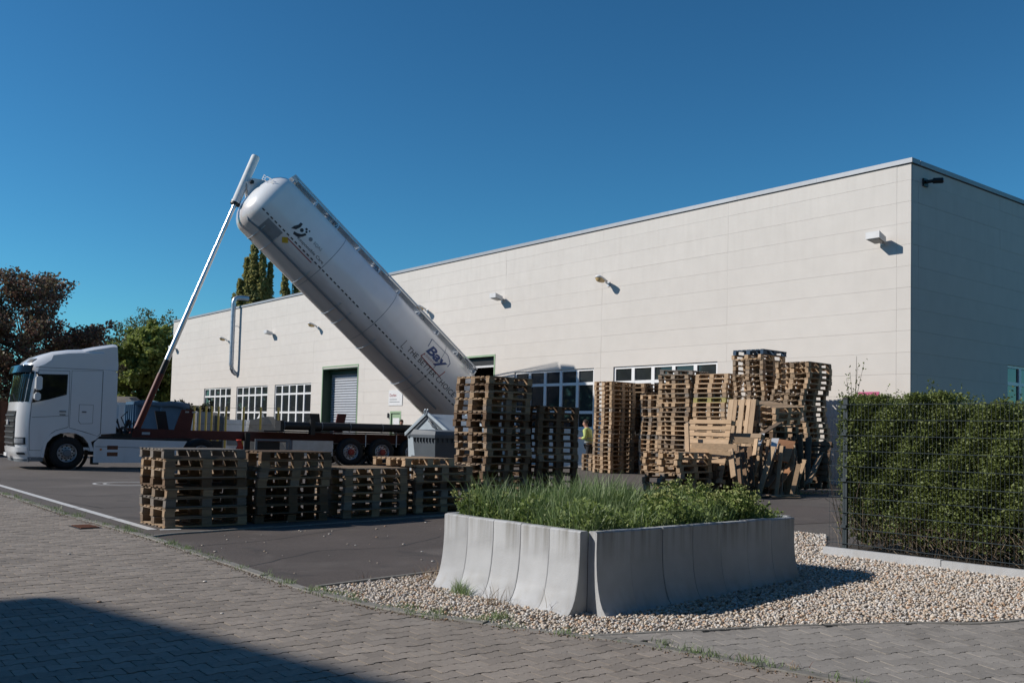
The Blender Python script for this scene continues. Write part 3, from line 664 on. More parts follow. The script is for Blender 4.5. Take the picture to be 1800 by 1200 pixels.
m = MB(); m.tube([(t, 0.40, 9.56), (t, 0.39, 9.72), (t, 0.32, 9.90), (t, 0.18, 10.0), (t, -0.1, 10.03), (t, -0.6, 10.03)], 0.15, 14); m.build('upper_elbow', K['steel'], fl, 40)
for z in (7.0, 8.4, 5.62, 9.55): MB().tube([(t, 0.40, z - 0.03), (t, 0.40, z + 0.03)], 0.162, 14).build('clamp_ring', K['steel'], fl, 40)
MB().bar((t, 0.26, 8.1), (t, 0.0, 8.1), 0.04).build('stay', K['steel'], fl)
sc_ = empty('security_camera', BC, BANG); tag(sc_, 'black bullet security camera under the roof edge of shaded wall', 'camera')
MB().box(-0.05, -0.005, -0.84, -0.60, 8.78, 9.00).build('mount', K['black'], sc_)
MB().tube([(-0.05, -0.70, 8.90), (-0.25, -0.80, 8.92)], 0.05, 10).build('arm', K['black'], sc_, 40)
m = MB(); m.tube([(-0.22, -0.78, 8.92), (-0.42, -0.93, 8.92)], 0.08, 14); m.build('body', K['black'], sc_, 40)
MB().tube([(-0.42, -0.93, 8.92), (-0.44, -0.945, 8.92)], 0.065, 14).build('lens', K['steel'], sc_, 40)
po = empty('pink_poster', BC, BANG); tag(po, 'pink poster with white scrawl on hall wall above the hedge', 'poster')
MB().box(0.92, 1.56, 0.006, 0.014, 2.15, 2.98).build('sheet', K['pink'], po)
m = MB()
for p, q in (((1.42, 2.50), (1.36, 2.80)), ((1.36, 2.80), (1.28, 2.52)), ((1.20, 2.48), (1.22, 2.78)), ((1.22, 2.78), (1.08, 2.74)), ((1.08, 2.74), (1.10, 2.50))): m.bar((p[0], 0.018, p[1]), (q[0], 0.018, q[1]), 0.006, 0.055, up=(0, 0, 1) if abs(p[0] - q[0]) > abs(p[1] - q[1]) else (1, 0, 0))
m.build('scrawl', K['panelwhite'], po)

# the building across the street whose shadow falls over the pavers (out of frame, behind left)
nb_c = Vector((-3.85, 8.35, 0)) - SUN_H * (14.0 / math.tan(SUN_EL))
nb = tag(empty('neighbour_building', (nb_c.x, nb_c.y, 0), RAD(-38)), 'pale rendered building across the street behind the camera', 'building')
MB().box(0, 40, -9, 0, 0, 13.75).build('wall', K['render_wall'], nb); MB().box(-0.15, 40.2, -9.2, 0.15, 13.77, 14.0).build('roof', K['roof'], nb)
for i in range(6):
    wn = MB().box(1.5 + 3.8 * i, 3.3 + 3.8 * i, 0.004, 0.05, 1.2, 2.8).build('window', K['white_frame'], nb)
    MB().box(1.6 + 3.8 * i, 3.2 + 3.8 * i, 0.052, 0.06, 1.3, 2.7).build('pane', K['glass'], wn)
# ------------------------------------------------------------------ vehicles
def wheel(parent, x, y, z, side=-1, r=0.535, w=0.34, hub='rim', red=False):
    """outer face at y; side -1 faces the camera side"""
    wh = empty('wheel', (x, y, z), 0, parent); s = -side
    prof = [(r * 0.56, 0.02), (r * 0.60, 0.005), (r * 0.80, 0.0), (r * 0.93, 0.02), (r * 0.985, 0.055), (r, 0.10), (r, w - 0.08), (r * 0.97, w - 0.03), (r * 0.8, w), (r * 0.56, w)]
    m = MB().lathe([(a, b * s) for a, b in prof], (0, 0, 0), seg=36)
    m.build('tyre', K['rubber'], wh, 40)
    m = MB().lathe([(a, b * s) for a, b in [(r * 0.565, 0.012), (r * 0.545, 0.0), (r * 0.50, 0.02), (r * 0.48, 0.09), (r * 0.40, 0.10), (r * 0.28, 0.075), (r * 0.265, 0.03), (0.02, 0.02)]], (0, 0, 0), seg=30)
    m.build('rim', K['rim'], wh, 35)
    m = MB().lathe([(a, b * s) for a, b in [(r * 0.235, 0.03), (r * 0.235, -0.045), (r * 0.19, -0.065), (0.01, -0.07)]], (0, 0, 0), seg=20)
    m.build('hub', K['redhub'] if red else K['cabgrey'], wh, 35)
    nut = MB().tube([(0, 0.045 * s, 0), (0, 0.0, 0)], 0.022, 6).mesh('wheel_nut', K['redhub'] if red else K['black'])
    hole = MB().tube([(0, 0.093 * s, 0), (0, 0.088 * s, 0)], 0.030, 8).mesh('hand_hole', K['black'])
    for i in range(10):
        a = 2 * PI * i / 10; link('wheel_nut', nut, wh, (math.cos(a) * r * 0.325, 0, math.sin(a) * r * 0.325))
        a += PI / 10; link('hand_hole', hole, wh, (math.cos(a) * r * 0.44, 0, math.sin(a) * r * 0.44))
    return wh

TR = tag(empty('truck_tractor', (-14.424, 31.0, 0.0), RAD(36.5)), 'white sleeper cab truck tractor parked facing left', 'truck')
FZ = [(0.36, -1.40), (0.55, -1.49), (0.9, -1.53), (1.6, -1.53), (2.12, -1.49), (2.6, -1.43), (3.10, -1.36), (3.32, -1.30), (3.50, -1.16), (3.66, -0.96)]
def front_x(y, z):
    for (za, xa), (zb, xb) in zip(FZ, FZ[1:]):
        if z <= zb: f = max(0, (z - za) / (zb - za)); x = xa + (xb - xa) * f; break
    else: x = FZ[-1][1]
    e = min(y, 2.5 - y); c = 0.30 * max(0, 1 - e / 0.42) ** 2 + 0.05 * ((y - 1.25) / 1.25) ** 2
    return x + c
def roof_drop(y): e = min(y, 2.5 - y); return 0.13 * max(0, 1 - e / 0.34) ** 2
ys = [0.0, 0.05, 0.14, 0.28, 0.45, 0.8, 1.25, 1.7, 2.05, 2.22, 2.36, 2.45, 2.5]
arch = [(0.70, 0.62), (0.62, 0.86), (0.46, 1.06), (0.24, 1.17), (0, 1.20), (-0.24, 1.17), (-0.46, 1.06), (-0.62, 0.86), (-0.68, 0.62), (-0.70, 0.38)]
m = MB(); sec = []
for y in ys:
    d = roof_drop(y)
    p = [(front_x(y, z), z - (d if z > 3.4 else 0)) for z, _ in FZ]
    p += [(-0.55, 3.82 - d), (-0.1, 3.91 - d), (0.5, 3.97 - d), (1.0, 3.98 - d), (1.0, 1.14), (0.86, 0.98)] + arch[1:]
    sec.append([(x, y, z) for x, z in p])
n = len(sec[0]); m.add([p for s in sec for p in s], [(j * n + i, j * n + (i + 1) % n, (j + 1) * n + (i + 1) % n, (j + 1) * n + i) for j in range(len(ys) - 1) for i in range(n)] + [tuple(range(n)), tuple(range((len(ys) - 1) * n, len(ys) * n))])
cab = m.build('cab', K['cab'], TR, 32)
def patch(name, y0, y1, z0, z1, off, mt, parent, nyy=14, nz=8, th=0.025):
    m = MB(); P = []
    for k in (0, 1):
        for i in range(nyy + 1):
            y = y0 + (y1 - y0) * i / nyy
            for j in range(nz + 1):
                z = z0 + (z1 - z0) * j / nz; P.append((front_x(y, z) - off + k * th, y, z))
    N1 = (nyy + 1) * (nz + 1); f = []
    for i in range(nyy):
        for j in range(nz):
            a = i * (nz + 1) + j; q = (a, a + 1, a + nz + 2, a + nz + 1); f += [q, tuple(v + N1 for v in q[::-1])]
    def rim(a, b): f.append((a, b, b + N1, a + N1))
    for i in range(nyy): rim(i * (nz + 1), (i + 1) * (nz + 1)); rim(i * (nz + 1) + nz, (i + 1) * (nz + 1) + nz)
    for j in range(nz): rim(j, j + 1); rim(nyy * (nz + 1) + j, nyy * (nz + 1) + j + 1)
    return m.add(P, f).build(name, mt, parent, 40)
patch('windscreen', 0.045, 2.455, 2.16, 3.12, 0.012, K['truckglass'], TR)
for y in (0.7, 1.5): MB().bar((front_x(y, 2.2) - 0.03, y, 2.18), (front_x(y + 0.6, 2.5) - 0.03, y + 0.6, 2.42), 0.02).build('wiper', K['black'], TR)
patch('sun_visor', 0.02, 2.48, 3.10, 3.34, 0.17, K['truckglass'], TR, th=0.03)
gr = patch('grille', 0.42, 2.08, 0.72, 1.86, 0.014, K['black'], TR)
for z in (0.80, 0.98, 1.16, 1.34, 1.52, 1.70): patch('grille_bar', 0.46, 2.04, z, z + 0.045, 0.045, K['chrome'], gr, nz=1)
MB().box(-1.61, -1.57, 1.17, 1.33, 1.42, 1.58).build('emblem', K['lampwhite'], gr)
for y0, y1 in ((0.045, 0.40), (2.10, 2.455)):
    h = patch('headlight', y0, y1, 0.80, 1.02, 0.014, K['black'], TR, nz=3); patch('lamp_glass', y0 + 0.03, y1 - 0.05, 0.83, 0.99, 0.022, K['lightglass'], h, nz=3)
patch('bumper', 0.0, 2.5, 0.33, 0.70, 0.045, K['cab'], TR)
patch('bumper_lip', 0.03, 2.47, 0.24, 0.335, 0.03, K['cabgrey'], TR, nz=2)
patch('fog_lamp', 0.06, 0.26, 0.47, 0.54, 0.055, K['seam'], TR, nz=2)
MB().box(-1.62, -1.60, 0.99, 1.51, 0.40, 0.51).build('number_plate', K['panelwhite'], TR)
patch('roof_hatch_light', 0.25, 0.75, 3.44, 3.56, 0.012, K['seam'], TR, nz=3)
# side furniture, near side
def plate(name, poly, y0, y1, mt, parent=TR): return MB().prism(poly, 'y', y0, y1).build(name, mt, parent)
def grow(poly, d):
    cx = sum(p[0] for p in poly) / len(poly); cz = sum(p[1] for p in poly) / len(poly)
    return [(x + math.copysign(d, x - cx), z + math.copysign(d, z - cz)) for x, z in poly]
door = [(-1.12, 2.10), (-1.15, 1.30), (-1.12, 0.62), (-0.78, 0.62), (-0.70, 0.92), (-0.52, 1.16), (-0.40, 1.26), (-0.02, 1.38), (-0.02, 2.35), (-0.05, 3.20), (-0.95, 3.17)]
plate('door_gap', grow(door, 0.012), -0.003, 0.01, K['seam']); dd = plate('door', door, -0.010, 0.01, K['cab'])
wi = [(-1.08, 2.16), (-0.60, 2.28), (-0.13, 2.46), (-0.12, 3.06), (-0.94, 3.03)]
plate('window_seal', grow(wi, 0.03), -0.013, 0, K['black'], dd); plate('side_window', wi, -0.018, 0, K['truckglass'], dd)
MB().box(-0.30, -0.10, -0.035, -0.011, 1.86, 1.90).build('door_handle', K['cabgrey'], dd); MB().box(-0.29, -0.11, -0.014, -0.011, 1.76, 1.79).build('door_recess', K['seam'], dd)
plate('door_crease', [(-1.10, 1.66), (-0.03, 1.74), (-0.03, 1.752), (-1.10, 1.672)], -0.013, 0, K['seam'], dd)
plate('rear_panel_gap', grow([(0.03, 1.36), (0.90, 1.10), (0.985, 1.18), (0.985, 3.25), (0.03, 3.22)], 0.008), -0.003, 0.01, K['seam'])
plate('sleeper_panel', [(0.03, 1.36), (0.48, 1.24), (0.90, 1.10), (0.975, 1.18), (0.975, 3.25), (0.03, 3.22)], -0.008, 0.01, K['cab'])
lk = [(0.30, 1.58), (0.36, 1.50), (0.72, 1.52), (0.72, 2.12), (0.30, 2.12)]
plate('locker_gap', grow(lk, 0.010), -0.011, 0, K['seam']); plate('locker_lid', lk, -0.014, 0, K['cab']); MB().box(0.38, 0.52, -0.022, -0.013, 1.86, 1.91).build('locker_handle', K['cabgrey'], TR)
plate('roof_seam', [(-1.05, 3.27), (1.0, 3.29), (1.0, 3.302), (-1.05, 3.282)], -0.004, 0.01, K['seam'])
plate('wheel_arch_trim', [(0.80, 0.60), (0.70, 0.93), (0.52, 1.15), (0.27, 1.27), (-0.27, 1.27), (-0.52, 1.15), (-0.72, 0.92), (-0.80, 0.40)] + [(-0.70, 0.38)] + arch[::-1][1:-1] + [(0.70, 0.60)], -0.022, 0.06, K['cab'])
MB().lathe([(0.66, 0.10), (0.66, 0.62)], (0, 0, 0.53), seg=20, a0=-0.15, a1=PI + 0.15).build('arch_liner', K['black'], TR, 40)
MB().box(-1.16, -0.72, 0.0, 0.25, 0.26, 0.40).build('step', K['cabgrey'], TR)
# mirrors
mr = empty('mirror', (0, 0, 0), 0, TR)
def rbox(m, x0, x1, y0, y1, z0, z1, c=0.04):
    poly = [(x0 + c, z0), (x1 - c, z0), (x1, z0 + c), (x1, z1 - c), (x1 - c, z1), (x0 + c, z1), (x0, z1 - c), (x0, z0 + c)]; return m.prism(poly, 'y', y0, y1)
rbox(MB(), -1.08, -0.90, -0.36, -0.10, 2.54, 2.98, 0.05).build('mirror_housing', K['cab'], mr, 40); rbox(MB(), -1.10, -0.93, -0.36, -0.12, 2.20, 2.46, 0.06).build('mirror_housing', K['cab'], mr, 40)
MB().tube([(-1.0, -0.2, 2.5), (-1.02, -0.22, 2.50), (-1.02, 0.02, 2.45)], 0.035, 8).build('mirror_arm', K['black'], mr, 40); MB().tube([(-1.0, -0.2, 2.95), (-1.02, 0.05, 3.12)], 0.03, 8).build('mirror_arm', K['black'], mr, 40)
# side deflectors, roof spoiler, cab rear
for y0 in (0.0, 2.455): MB().prism([(1.0, 1.16), (1.47, 1.20), (1.45, 3.20), (1.36, 3.28), (1.0, 3.30)], 'y', y0 - 0.012, y0 + 0.045).build('side_deflector', K['cab'], TR)
m = MB(); sp = [(0.15, 3.90), (0.7, 4.06), (1.30, 4.20), (1.42, 4.19), (1.47, 3.50), (1.47, 3.30), (1.0, 3.31), (1.0, 3.9)]; sec = []
for y in ys[1:-1]:
    d = roof_drop(y) * 1.1; sec.append([(x, y, z - (d if z > 3.6 else 0)) for x, z in sp])
n = len(sp); m.add([p for s in sec for p in s], [(j * n + i, j * n + (i + 1) % n, (j + 1) * n + (i + 1) % n, (j + 1) * n + i) for j in range(len(sec) - 1) for i in range(n)] + [tuple(range(n)), tuple(range((len(sec) - 1) * n, len(sec) * n))]); m.build('roof_spoiler', K['cab'], TR, 32)
MB().box(1.003, 1.02, 0.05, 2.45, 1.2, 3.3).build('cab_rear_wall', K['cabgrey'], TR)
# chassis and side skirt
m = MB(); m.box(-1.1, 5.4, 0.82, 0.92, 0.70, 0.98); m.box(-1.1, 5.4, 1.58, 1.68, 0.70, 0.98); m.box(1.1, 5.3, 0.93, 1.57, 0.78, 0.92); m.build('chassis_rail', K['black'], TR)
plate('side_skirt', [(0.80, 0.22), (3.42, 0.22), (3.60, 0.55), (3.86, 0.97), (0.92, 1.01), (0.80, 0.88)], -0.012, 0.03, K['cab'])
plate('skirt_top_trim', [(0.86, 1.013), (3.86, 0.973), (3.80, 1.03), (1.0, 1.10)], 0.0, 0.30, K['black'])
plate('skirt_crease', [(0.85, 0.75), (2.6, 0.72), (3.5, 0.50), (3.5, 0.512), (2.6, 0.734), (0.85, 0.764)], -0.016, 0, K['seam'])
for z in (0.44, 0.66): MB().box(1.22, 1.56, -0.016, 0.02, z, z + 0.13).build('step_recess', K['rust'], TR)
for x in (1.02, 2.46): MB().tube([(x, -0.03, 0.66), (x, 0.0, 0.66)], 0.035, 10).build('side_marker', K['amber'], TR, 40)
MB().tube([(1.3, 0.42, 0.58), (3.3, 0.42, 0.58)], 0.32, 18).build('fuel_tank', K['cabgrey'], TR, 40)
MB().box(0.78, 0.98, 0.02, 0.35, 0.16, 0.42).build('mud_flap', K['black'], TR)
MB().lathe([(0.60, 0.0), (0.60, 0.62)], (4.40, 0.05, 0.53), seg=16, a0=0.15, a1=PI - 0.15).build('rear_mudguard', K['black'], TR, 40)
MB().box(3.4, 4.7, 0.85, 1.65, 0.99, 1.05).build('fifth_wheel', K['black'], TR)
wheel(TR, 0, 0.03, 0.53); wheel(TR, 0, 2.47, 0.53, side=1); wheel(TR, 4.40, 0.05, 0.53, w=0.6); wheel(TR, 4.40, 2.45, 0.53, side=1, w=0.6)
rg = random.Random(4)
for i in range(9):   # coiled service hoses behind the cab
    a0 = rg.uniform(0, 6); yc = 0.35 + 0.18 * i; pts = [(1.55 + 0.07 * k + 0.05 * math.sin(a0 + k), yc + 0.06 * math.cos(k * 1.3), 1.62 - 0.42 * math.sin(PI * k / 10) + 0.07 * math.sin(a0 + k * 2.1)) for k in range(11)]
    MB().tube(pts, 0.022, 6).build('service_hose', K['black'], TR, 60)
MB().box(1.5, 2.1, 0.4, 2.1, 1.02, 1.22).build('battery_box', K['black'], TR)
MB().tube([(2.0, 0.5, 1.2), (1.75, 0.5, 1.75), (1.95, 0.5, 1.95)], 0.02, 6).build('hose_stand', K['black'], TR)

# ---- tipping silo trailer
TT = tag(empty('silo_trailer', (-14.04, 33.62, 0.0), RAD(31)), 'red tipping chassis trailer with its white silo tank raised', 'trailer')
for y in (-0.56, 0.44):
    MB().prism([(0.5, 1.06), (0.5, 1.38), (2.5, 1.34), (13.3, 1.34), (13.3, 0.96), (5.0, 0.98), (3.4, 1.02), (2.4, 0.93), (1.2, 0.98)], 'y', y, y + 0.12).build('main_beam', K['redchassis'], TT)
for x in (0.55, 2.3, 4.6, 7.2, 10.0, 13.1): MB().box(x, x + 0.14, -0.438, 0.438, 1.04, 1.28).build('cross_member', K['redchassis'], TT)
MB().prism([(1.93, 1.345), (2.51, 1.345), (2.60, 2.09), (2.16, 2.09)], 'y', -0.60, -0.53).build('tank_cradle', K['redchassis'], TT)
MB().prism([(1.58, 1.345), (1.96, 1.345), (1.82, 2.02), (1.44, 2.02)], 'y', 0.46, 0.53).build('tank_cradle', K['black'], TT)
MB().prism([(7.08, 1.345), (7.44, 1.345), (7.33, 2.10), (6.94, 2.10)], 'y', -0.60, -0.53).build('tank_cradle', K['black'], TT)
MB().prism([(8.34, 1.345), (8.70, 1.345), (8.86, 2.14), (8.48, 2.14)], 'y', 0.46, 0.53).build('tank_cradle', K['redchassis'], TT)
for x in (1.98, 2.22): MB().box(x + 0.31, x + 0.44, -0.606, -0.601, 1.98, 2.03).build('cradle_bolt_plate', K['rim'], TT)
MB().box(0.85, 1.12, -0.566, -0.561, 1.16, 1.25).build('type_plate', K['lampwhite'], TT)
# hydraulic ram
A, B = Vector((0.75, 0, 1.30)), Vector((4.64, 0, 11.90)); ud = (B - A).normalized(); LL = (B - A).length
hy = empty('hydraulic_ram', (0, 0, 0), 0, TT)
MB().tube([A, A + ud * 2.2], 0.115, 16).build('ram_base_sleeve', K['redchassis'], hy, 40)
MB().tube([A + ud * 2.1, A + ud * 2.75], 0.105, 16).build('ram_stage', K['black'], hy, 40)
for i, (a, b, r) in enumerate(((2.7, 5.3, 0.098), (5.3, 7.4, 0.088), (7.4, 9.35, 0.078))): MB().tube([A + ud * a, A + ud * b], r, 16).build('chrome_stage', K['chrome'], hy, 40)
MB().tube([A + ud * 9.25, A + ud * 9.32, A + ud * 9.34, A + ud * (LL - 0.05), A + ud * LL], [0.18, 0.18, 0.165, 0.165, 0.15], 18).build('ram_barrel', K['whitecyl'], hy, 40)
MB().tube([A + ud * 9.17, A + ud * 9.26], 0.185, 16).build('ram_gland', K['black'], hy, 40)
MB().tube([A + ud * (LL - 0.02), A + ud * (LL + 0.012)], 0.10, 12).build('ram_cap', K['rust'], hy, 40)
MB().tube([(0.75, -0.5, 1.30), (0.75, 0.5, 1.30)], 0.07, 10).build('ram_trunnion', K['black'], hy, 40)
# running gear
for x in (8.42, 9.73, 11.04):
    wheel(TT, x, -1.26, 0.65, red=True); wheel(TT, x, 1.26, 0.65, side=1, red=True)
    MB().tube([(x, -1.0, 0.65), (x, 1.0, 0.65)], 0.07, 10).build('axle', K['black'], TT, 40)
    for y in (-1.28, 0.92):
        MB().lathe([(0.625, 0.0), (0.635, 0.0), (0.635, 0.36), (0.625, 0.36)], (x, y, 0.65), seg=18, a0=0.22, a1=PI - 0.22).build('mudguard', K['black'], TT, 40)
        MB().lathe([(0.640, 0.0), (0.640, 0.03), (0.648, 0.03), (0.648, 0.0)], (x, y - 0.004, 0.65), seg=18, a0=0.24, a1=PI - 0.24).build('mudguard_edge', K['cabgrey'], TT, 40)
    MB().bar((x + 0.66, -1.1, 0.85), (x + 0.66, -1.1, 1.36), 0.03).build('mudguard_stay', K['lampwhite'], TT)
MB().box(7.75, 12.9, -0.9, 0.9, 0.92, 0.955).build('bogie_plate', K['black'], TT)
# hose carriers (long black tubes) with clamps
MB().tube([(5.75, -1.05, 1.60), (12.9, -1.05, 1.60)], 0.165, 18).build('hose_tube', K['black'], TT, 40)
MB().tube([(5.75, -0.72, 1.60), (12.9, -0.72, 1.60)], 0.14, 16).build('hose_tube', K['black'], TT, 40)
for x in (5.77, 7.25, 8.4, 9.75, 11.1, 12.4): MB().lathe([(0.168, 0), (0.176, 0), (0.176, 0.025), (0.168, 0.025)], (x, -1.05, 1.60), (1, 0, 0), 18).build('tube_clamp', K['cabgrey'], TT, 40)
MB().box(6.78, 6.96, -1.24, -1.0, 1.28, 1.86).build('stake_post', K['black'], TT); MB().box(5.62, 5.74, -1.22, -0.55, 1.36, 1.80).build('tube_end_bracket', K['black'], TT)
MB().box(5.0, 13.0, -1.2, -0.44, 1.36, 1.42).build('tube_rack', K['black'], TT)
# tool locker and frame under the beam
m = MB()
for z in (0.50, 1.02): m.box(4.72, 6.05, -1.12, -1.06, z, z + 0.07)
for x in (4.72, 5.90, 6.02): m.box(x, x + 0.08, -1.118, -1.062, 0.573, 1.017)
m.build('locker_frame', K['cabgrey'], TT); MB().box(6.12, 7.72, -1.16, -0.62, 0.48, 1.06).build('steel_locker', K['steel'], TT)
MB().box(4.86, 5.7, -0.95, -0.6, 0.5, 0.98).build('compressor', K['black'], TT); MB().box(4.45, 4.62, -0.80, -0.62, 0.13, 1.3).build('landing_leg', K['black'], TT); MB().box(4.36, 4.71, -0.9, -0.5, 0.10, 0.14).build('landing_foot', K['black'], TT)
MB().box(12.95, 13.25, -1.2, 1.2, 0.62, 0.80).build('rear_bumper', K['black'], TT)

# ---- the tank, in its own tilted frame: x down the axis, -y to the camera
TA, TRAD, TLEN = RAD(40.5), 1.375, 11.2
m = MB(); seg = 56
prof = [(0.001, -0.62), (0.35, -0.60), (0.70, -0.53), (0.98, -0.42), (1.18, -0.27), (1.30, -0.12), (1.355, 0.0), (TRAD, 0.10), (TRAD, TLEN), (1.2, TLEN + 0.35), (0.55, TLEN + 1.25), (0.30, TLEN + 1.35)]
m.lathe(prof, (0, 0, 0), (1, 0, 0), seg)
tank = m.build('silo_tank', K['tank'], TT, 30); tank.location = (5.0, 0, 10.132); tank.rotation_euler = (0, TA, 0)
# painted surface grime on the belly: a wear pattern of the paint itself
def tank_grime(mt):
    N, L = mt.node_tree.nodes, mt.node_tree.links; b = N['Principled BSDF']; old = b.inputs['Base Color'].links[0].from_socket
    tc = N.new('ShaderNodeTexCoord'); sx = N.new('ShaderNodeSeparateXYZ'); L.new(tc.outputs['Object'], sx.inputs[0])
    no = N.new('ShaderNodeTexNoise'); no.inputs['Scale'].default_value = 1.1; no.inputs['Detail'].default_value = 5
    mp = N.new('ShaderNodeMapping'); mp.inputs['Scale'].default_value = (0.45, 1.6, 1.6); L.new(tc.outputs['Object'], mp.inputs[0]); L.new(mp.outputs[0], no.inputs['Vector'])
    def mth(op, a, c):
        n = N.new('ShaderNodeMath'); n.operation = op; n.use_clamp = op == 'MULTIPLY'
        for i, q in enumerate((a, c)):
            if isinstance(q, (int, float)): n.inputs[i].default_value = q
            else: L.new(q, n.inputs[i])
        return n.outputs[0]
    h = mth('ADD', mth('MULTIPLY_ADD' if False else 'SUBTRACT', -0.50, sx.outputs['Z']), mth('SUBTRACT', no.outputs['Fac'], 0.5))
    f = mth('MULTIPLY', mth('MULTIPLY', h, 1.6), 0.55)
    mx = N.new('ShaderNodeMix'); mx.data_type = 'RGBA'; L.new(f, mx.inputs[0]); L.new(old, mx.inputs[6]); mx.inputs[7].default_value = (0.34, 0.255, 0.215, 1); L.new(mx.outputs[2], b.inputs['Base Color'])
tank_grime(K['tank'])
def on_tank(me, name, mt_lift=0.006, x0=0.0, phi0=0.0, sub=0.10, R=TRAD):
    """wrap a flat mesh (x along the axis, y up the shell) onto the shell"""
    bm = bmesh.new(); bm.from_mesh(me); bmesh.ops.triangulate(bm, faces=bm.faces)
    for _ in range(5):
        es = [e for e in bm.edges if abs(e.verts[0].co.y - e.verts[1].co.y) > sub]
        if not es: break
        bmesh.ops.subdivide_edges(bm, edges=es, cuts=1); bmesh.ops.triangulate(bm, faces=[f for f in bm.faces if len(f.verts) > 3])
    for v in bm.verts:
        a = phi0 + v.co.y / R; r = R + mt_lift; v.co = Vector((x0 + v.co.x, -r * math.cos(a), r * math.sin(a)))
    bm.to_mesh(me); bm.free(); return link(name, me, tank)
def flat(polys, mt):
    m = MB()
    for p in polys: m.add([(x, y, 0) for x, y in p], [tuple(range(len(p)))])
    me = bpy.data.meshes.new('flat'); me.from_pydata(m.v, [], m.f); me.materials.append(mt); return me
def seg2(p, q, w):
    p, q = Vector((*p, 0)), Vector((*q, 0)); d = (q - p).normalized(); nv = Vector((-d.y, d.x, 0)) * w / 2; return [tuple((p - nv)[:2]), tuple((q - nv)[:2]), tuple((q + nv)[:2]), tuple((p + nv)[:2])]
D = RAD
dash = []; x = 0.0
while x < 11.0:
    if not 5.05 < x < 5.45: dash.append([(x, -0.025), (x + 0.12, -0.025), (x + 0.12, 0.025), (x, 0.025)])
    x += 0.21
on_tank(flat(dash, K['decal_dark']), 'dashed_marking', x0=0.02, phi0=D(-26.5))
tm = text_mesh('THE BETTER CHOICE', 0.31, K['decal_dark'], spacing=1.02); wdt = max(v.co.x for v in tm.vertices)
for v in tm.vertices: v.co.x *= 2.80 / wdt
on_tank(tm, 'slogan_lettering', x0=7.76, phi0=D(-18.5))
on_tank(flat([seg2((0, -0.02), (0.0, 0.34), 0.022), seg2((0, -0.02), (0.12, -0.02), 0.022)], K['decal_dark']), 'corner_mark', x0=7.50, phi0=D(-21))
tm = text_mesh('Bay', 0.66, K['decal_blue'], bold=0.022, shear=0.28); wdt = max(v.co.x for v in tm.vertices)
for v in tm.vertices: v.co.x *= 1.12 / wdt; v.co.y *= 0.92
on_tank(tm, 'logo_lettering', x0=8.36, phi0=D(4.5), mt_lift=0.009)
tm = text_mesh('LOGISTIK', 0.13, K['decal_red'], spacing=1.25)
on_tank(tm, 'logo_subtitle', x0=8.42, phi0=D(-2.6), mt_lift=0.009)
on_tank(flat([seg2((0.02, 0.42), (0.0, 0.88), 0.03), seg2((0.0, 0.88), (0.98, 0.90), 0.03), seg2((0.98, 0.90), (1.24, 0.64), 0.03), seg2((1.24, 0.64), (1.22, 0.42), 0.03)], K['decal_blue']), 'logo_frame', x0=8.32, phi0=D(-4))
on_tank(flat([seg2((0.06, 0.20), (0.0, 0.0), 0.035), seg2((0.0, 0.0), (1.16, -0.04), 0.035), seg2((1.16, -0.04), (1.22, 0.28), 0.035)], K['decal_red']), 'logo_frame_red', x0=8.36, phi0=D(-8))
# hands-and-dots emblem with its wording
pol = [[(0.0, 0.0), (0.16, 0.10), (0.22, 0.28), (0.20, 0.44), (0.10, 0.42), (0.10, 0.30), (0.02, 0.14)], [(0.20, -0.10), (0.40, -0.06), (0.52, 0.08), (0.58, 0.24), (0.50, 0.26), (0.42, 0.12), (0.30, 0.04), (0.16, 0.0)]]
for cx, cy, r in ((0.33, 0.24, 0.075), (0.43, 0.40, 0.05), (0.50, 0.32, 0.045), (0.56, 0.43, 0.035)): pol.append([(cx + r * math.cos(2 * PI * i / 10), cy + r * math.sin(2 * PI * i / 10)) for i in range(10)])
on_tank(flat(pol, K['decal_dark']), 'emblem', x0=1.25, phi0=D(-16))
tm = text_mesh('Responsible Care', 0.17, K['decal_dark']); wdt = max(v.co.x for v in tm.vertices)
for v in tm.vertices: v.co.x *= 1.35 / wdt
on_tank(tm, 'emblem_lettering', x0=1.66, phi0=D(-20.5))
on_tank(flat([seg2((0, 0), (1.25, 0.0), 0.035)], K['decal_red']), 'red_pinstripe', x0=1.45, phi0=D(-31))
on_tank(flat([[(0.08 * math.cos(2 * PI * i / 12) * k, 0.08 * math.sin(2 * PI * i / 12) * k) for i in range(12)] for k in (1.0,)], K['decal_grey']), 'round_seal', x0=2.05, phi0=D(-6))
on_tank(text_mesh('SQAS', 0.17, K['decal_grey']), 'seal_lettering', x0=2.22, phi0=D(-8))
on_tank(flat([[(0, -0.16), (0.16, 0), (0, 0.16), (-0.16, 0)]], K['decal_yellow']), 'hazard_diamond', x0=1.42, phi0=D(-36))
on_tank(flat([[(0, 0), (0.75, 0), (0.75, 0.62), (0, 0.62)]], K['decal_grey']), 'grey_document_panel', x0=0.42, phi0=D(-56))
for xs, ph in ((3.1, 0), (6.07, 0), (9.11, 0)):
    MB().lathe([(TRAD + 0.001, -0.012), (TRAD + 0.004, 0), (TRAD + 0.001, 0.012)], (xs, 0, 0), (1, 0, 0), 56).build('weld_seam', K['decal_grey'], tank, 60)
for xs in (0.55, 1.15, 2.9, 4.6, 5.15, 6.6, 8.7):   # steel straps round the belly
    m = MB(); q = []
    for i in range(15):
        a = RAD(-42 - 96 * i / 14); q.append((xs, -(TRAD + 0.012) * math.cos(a), (TRAD + 0.012) * math.sin(a)))
    m.tube(q, 0.014, 6).build('belly_strap', K['steel'], tank, 60)
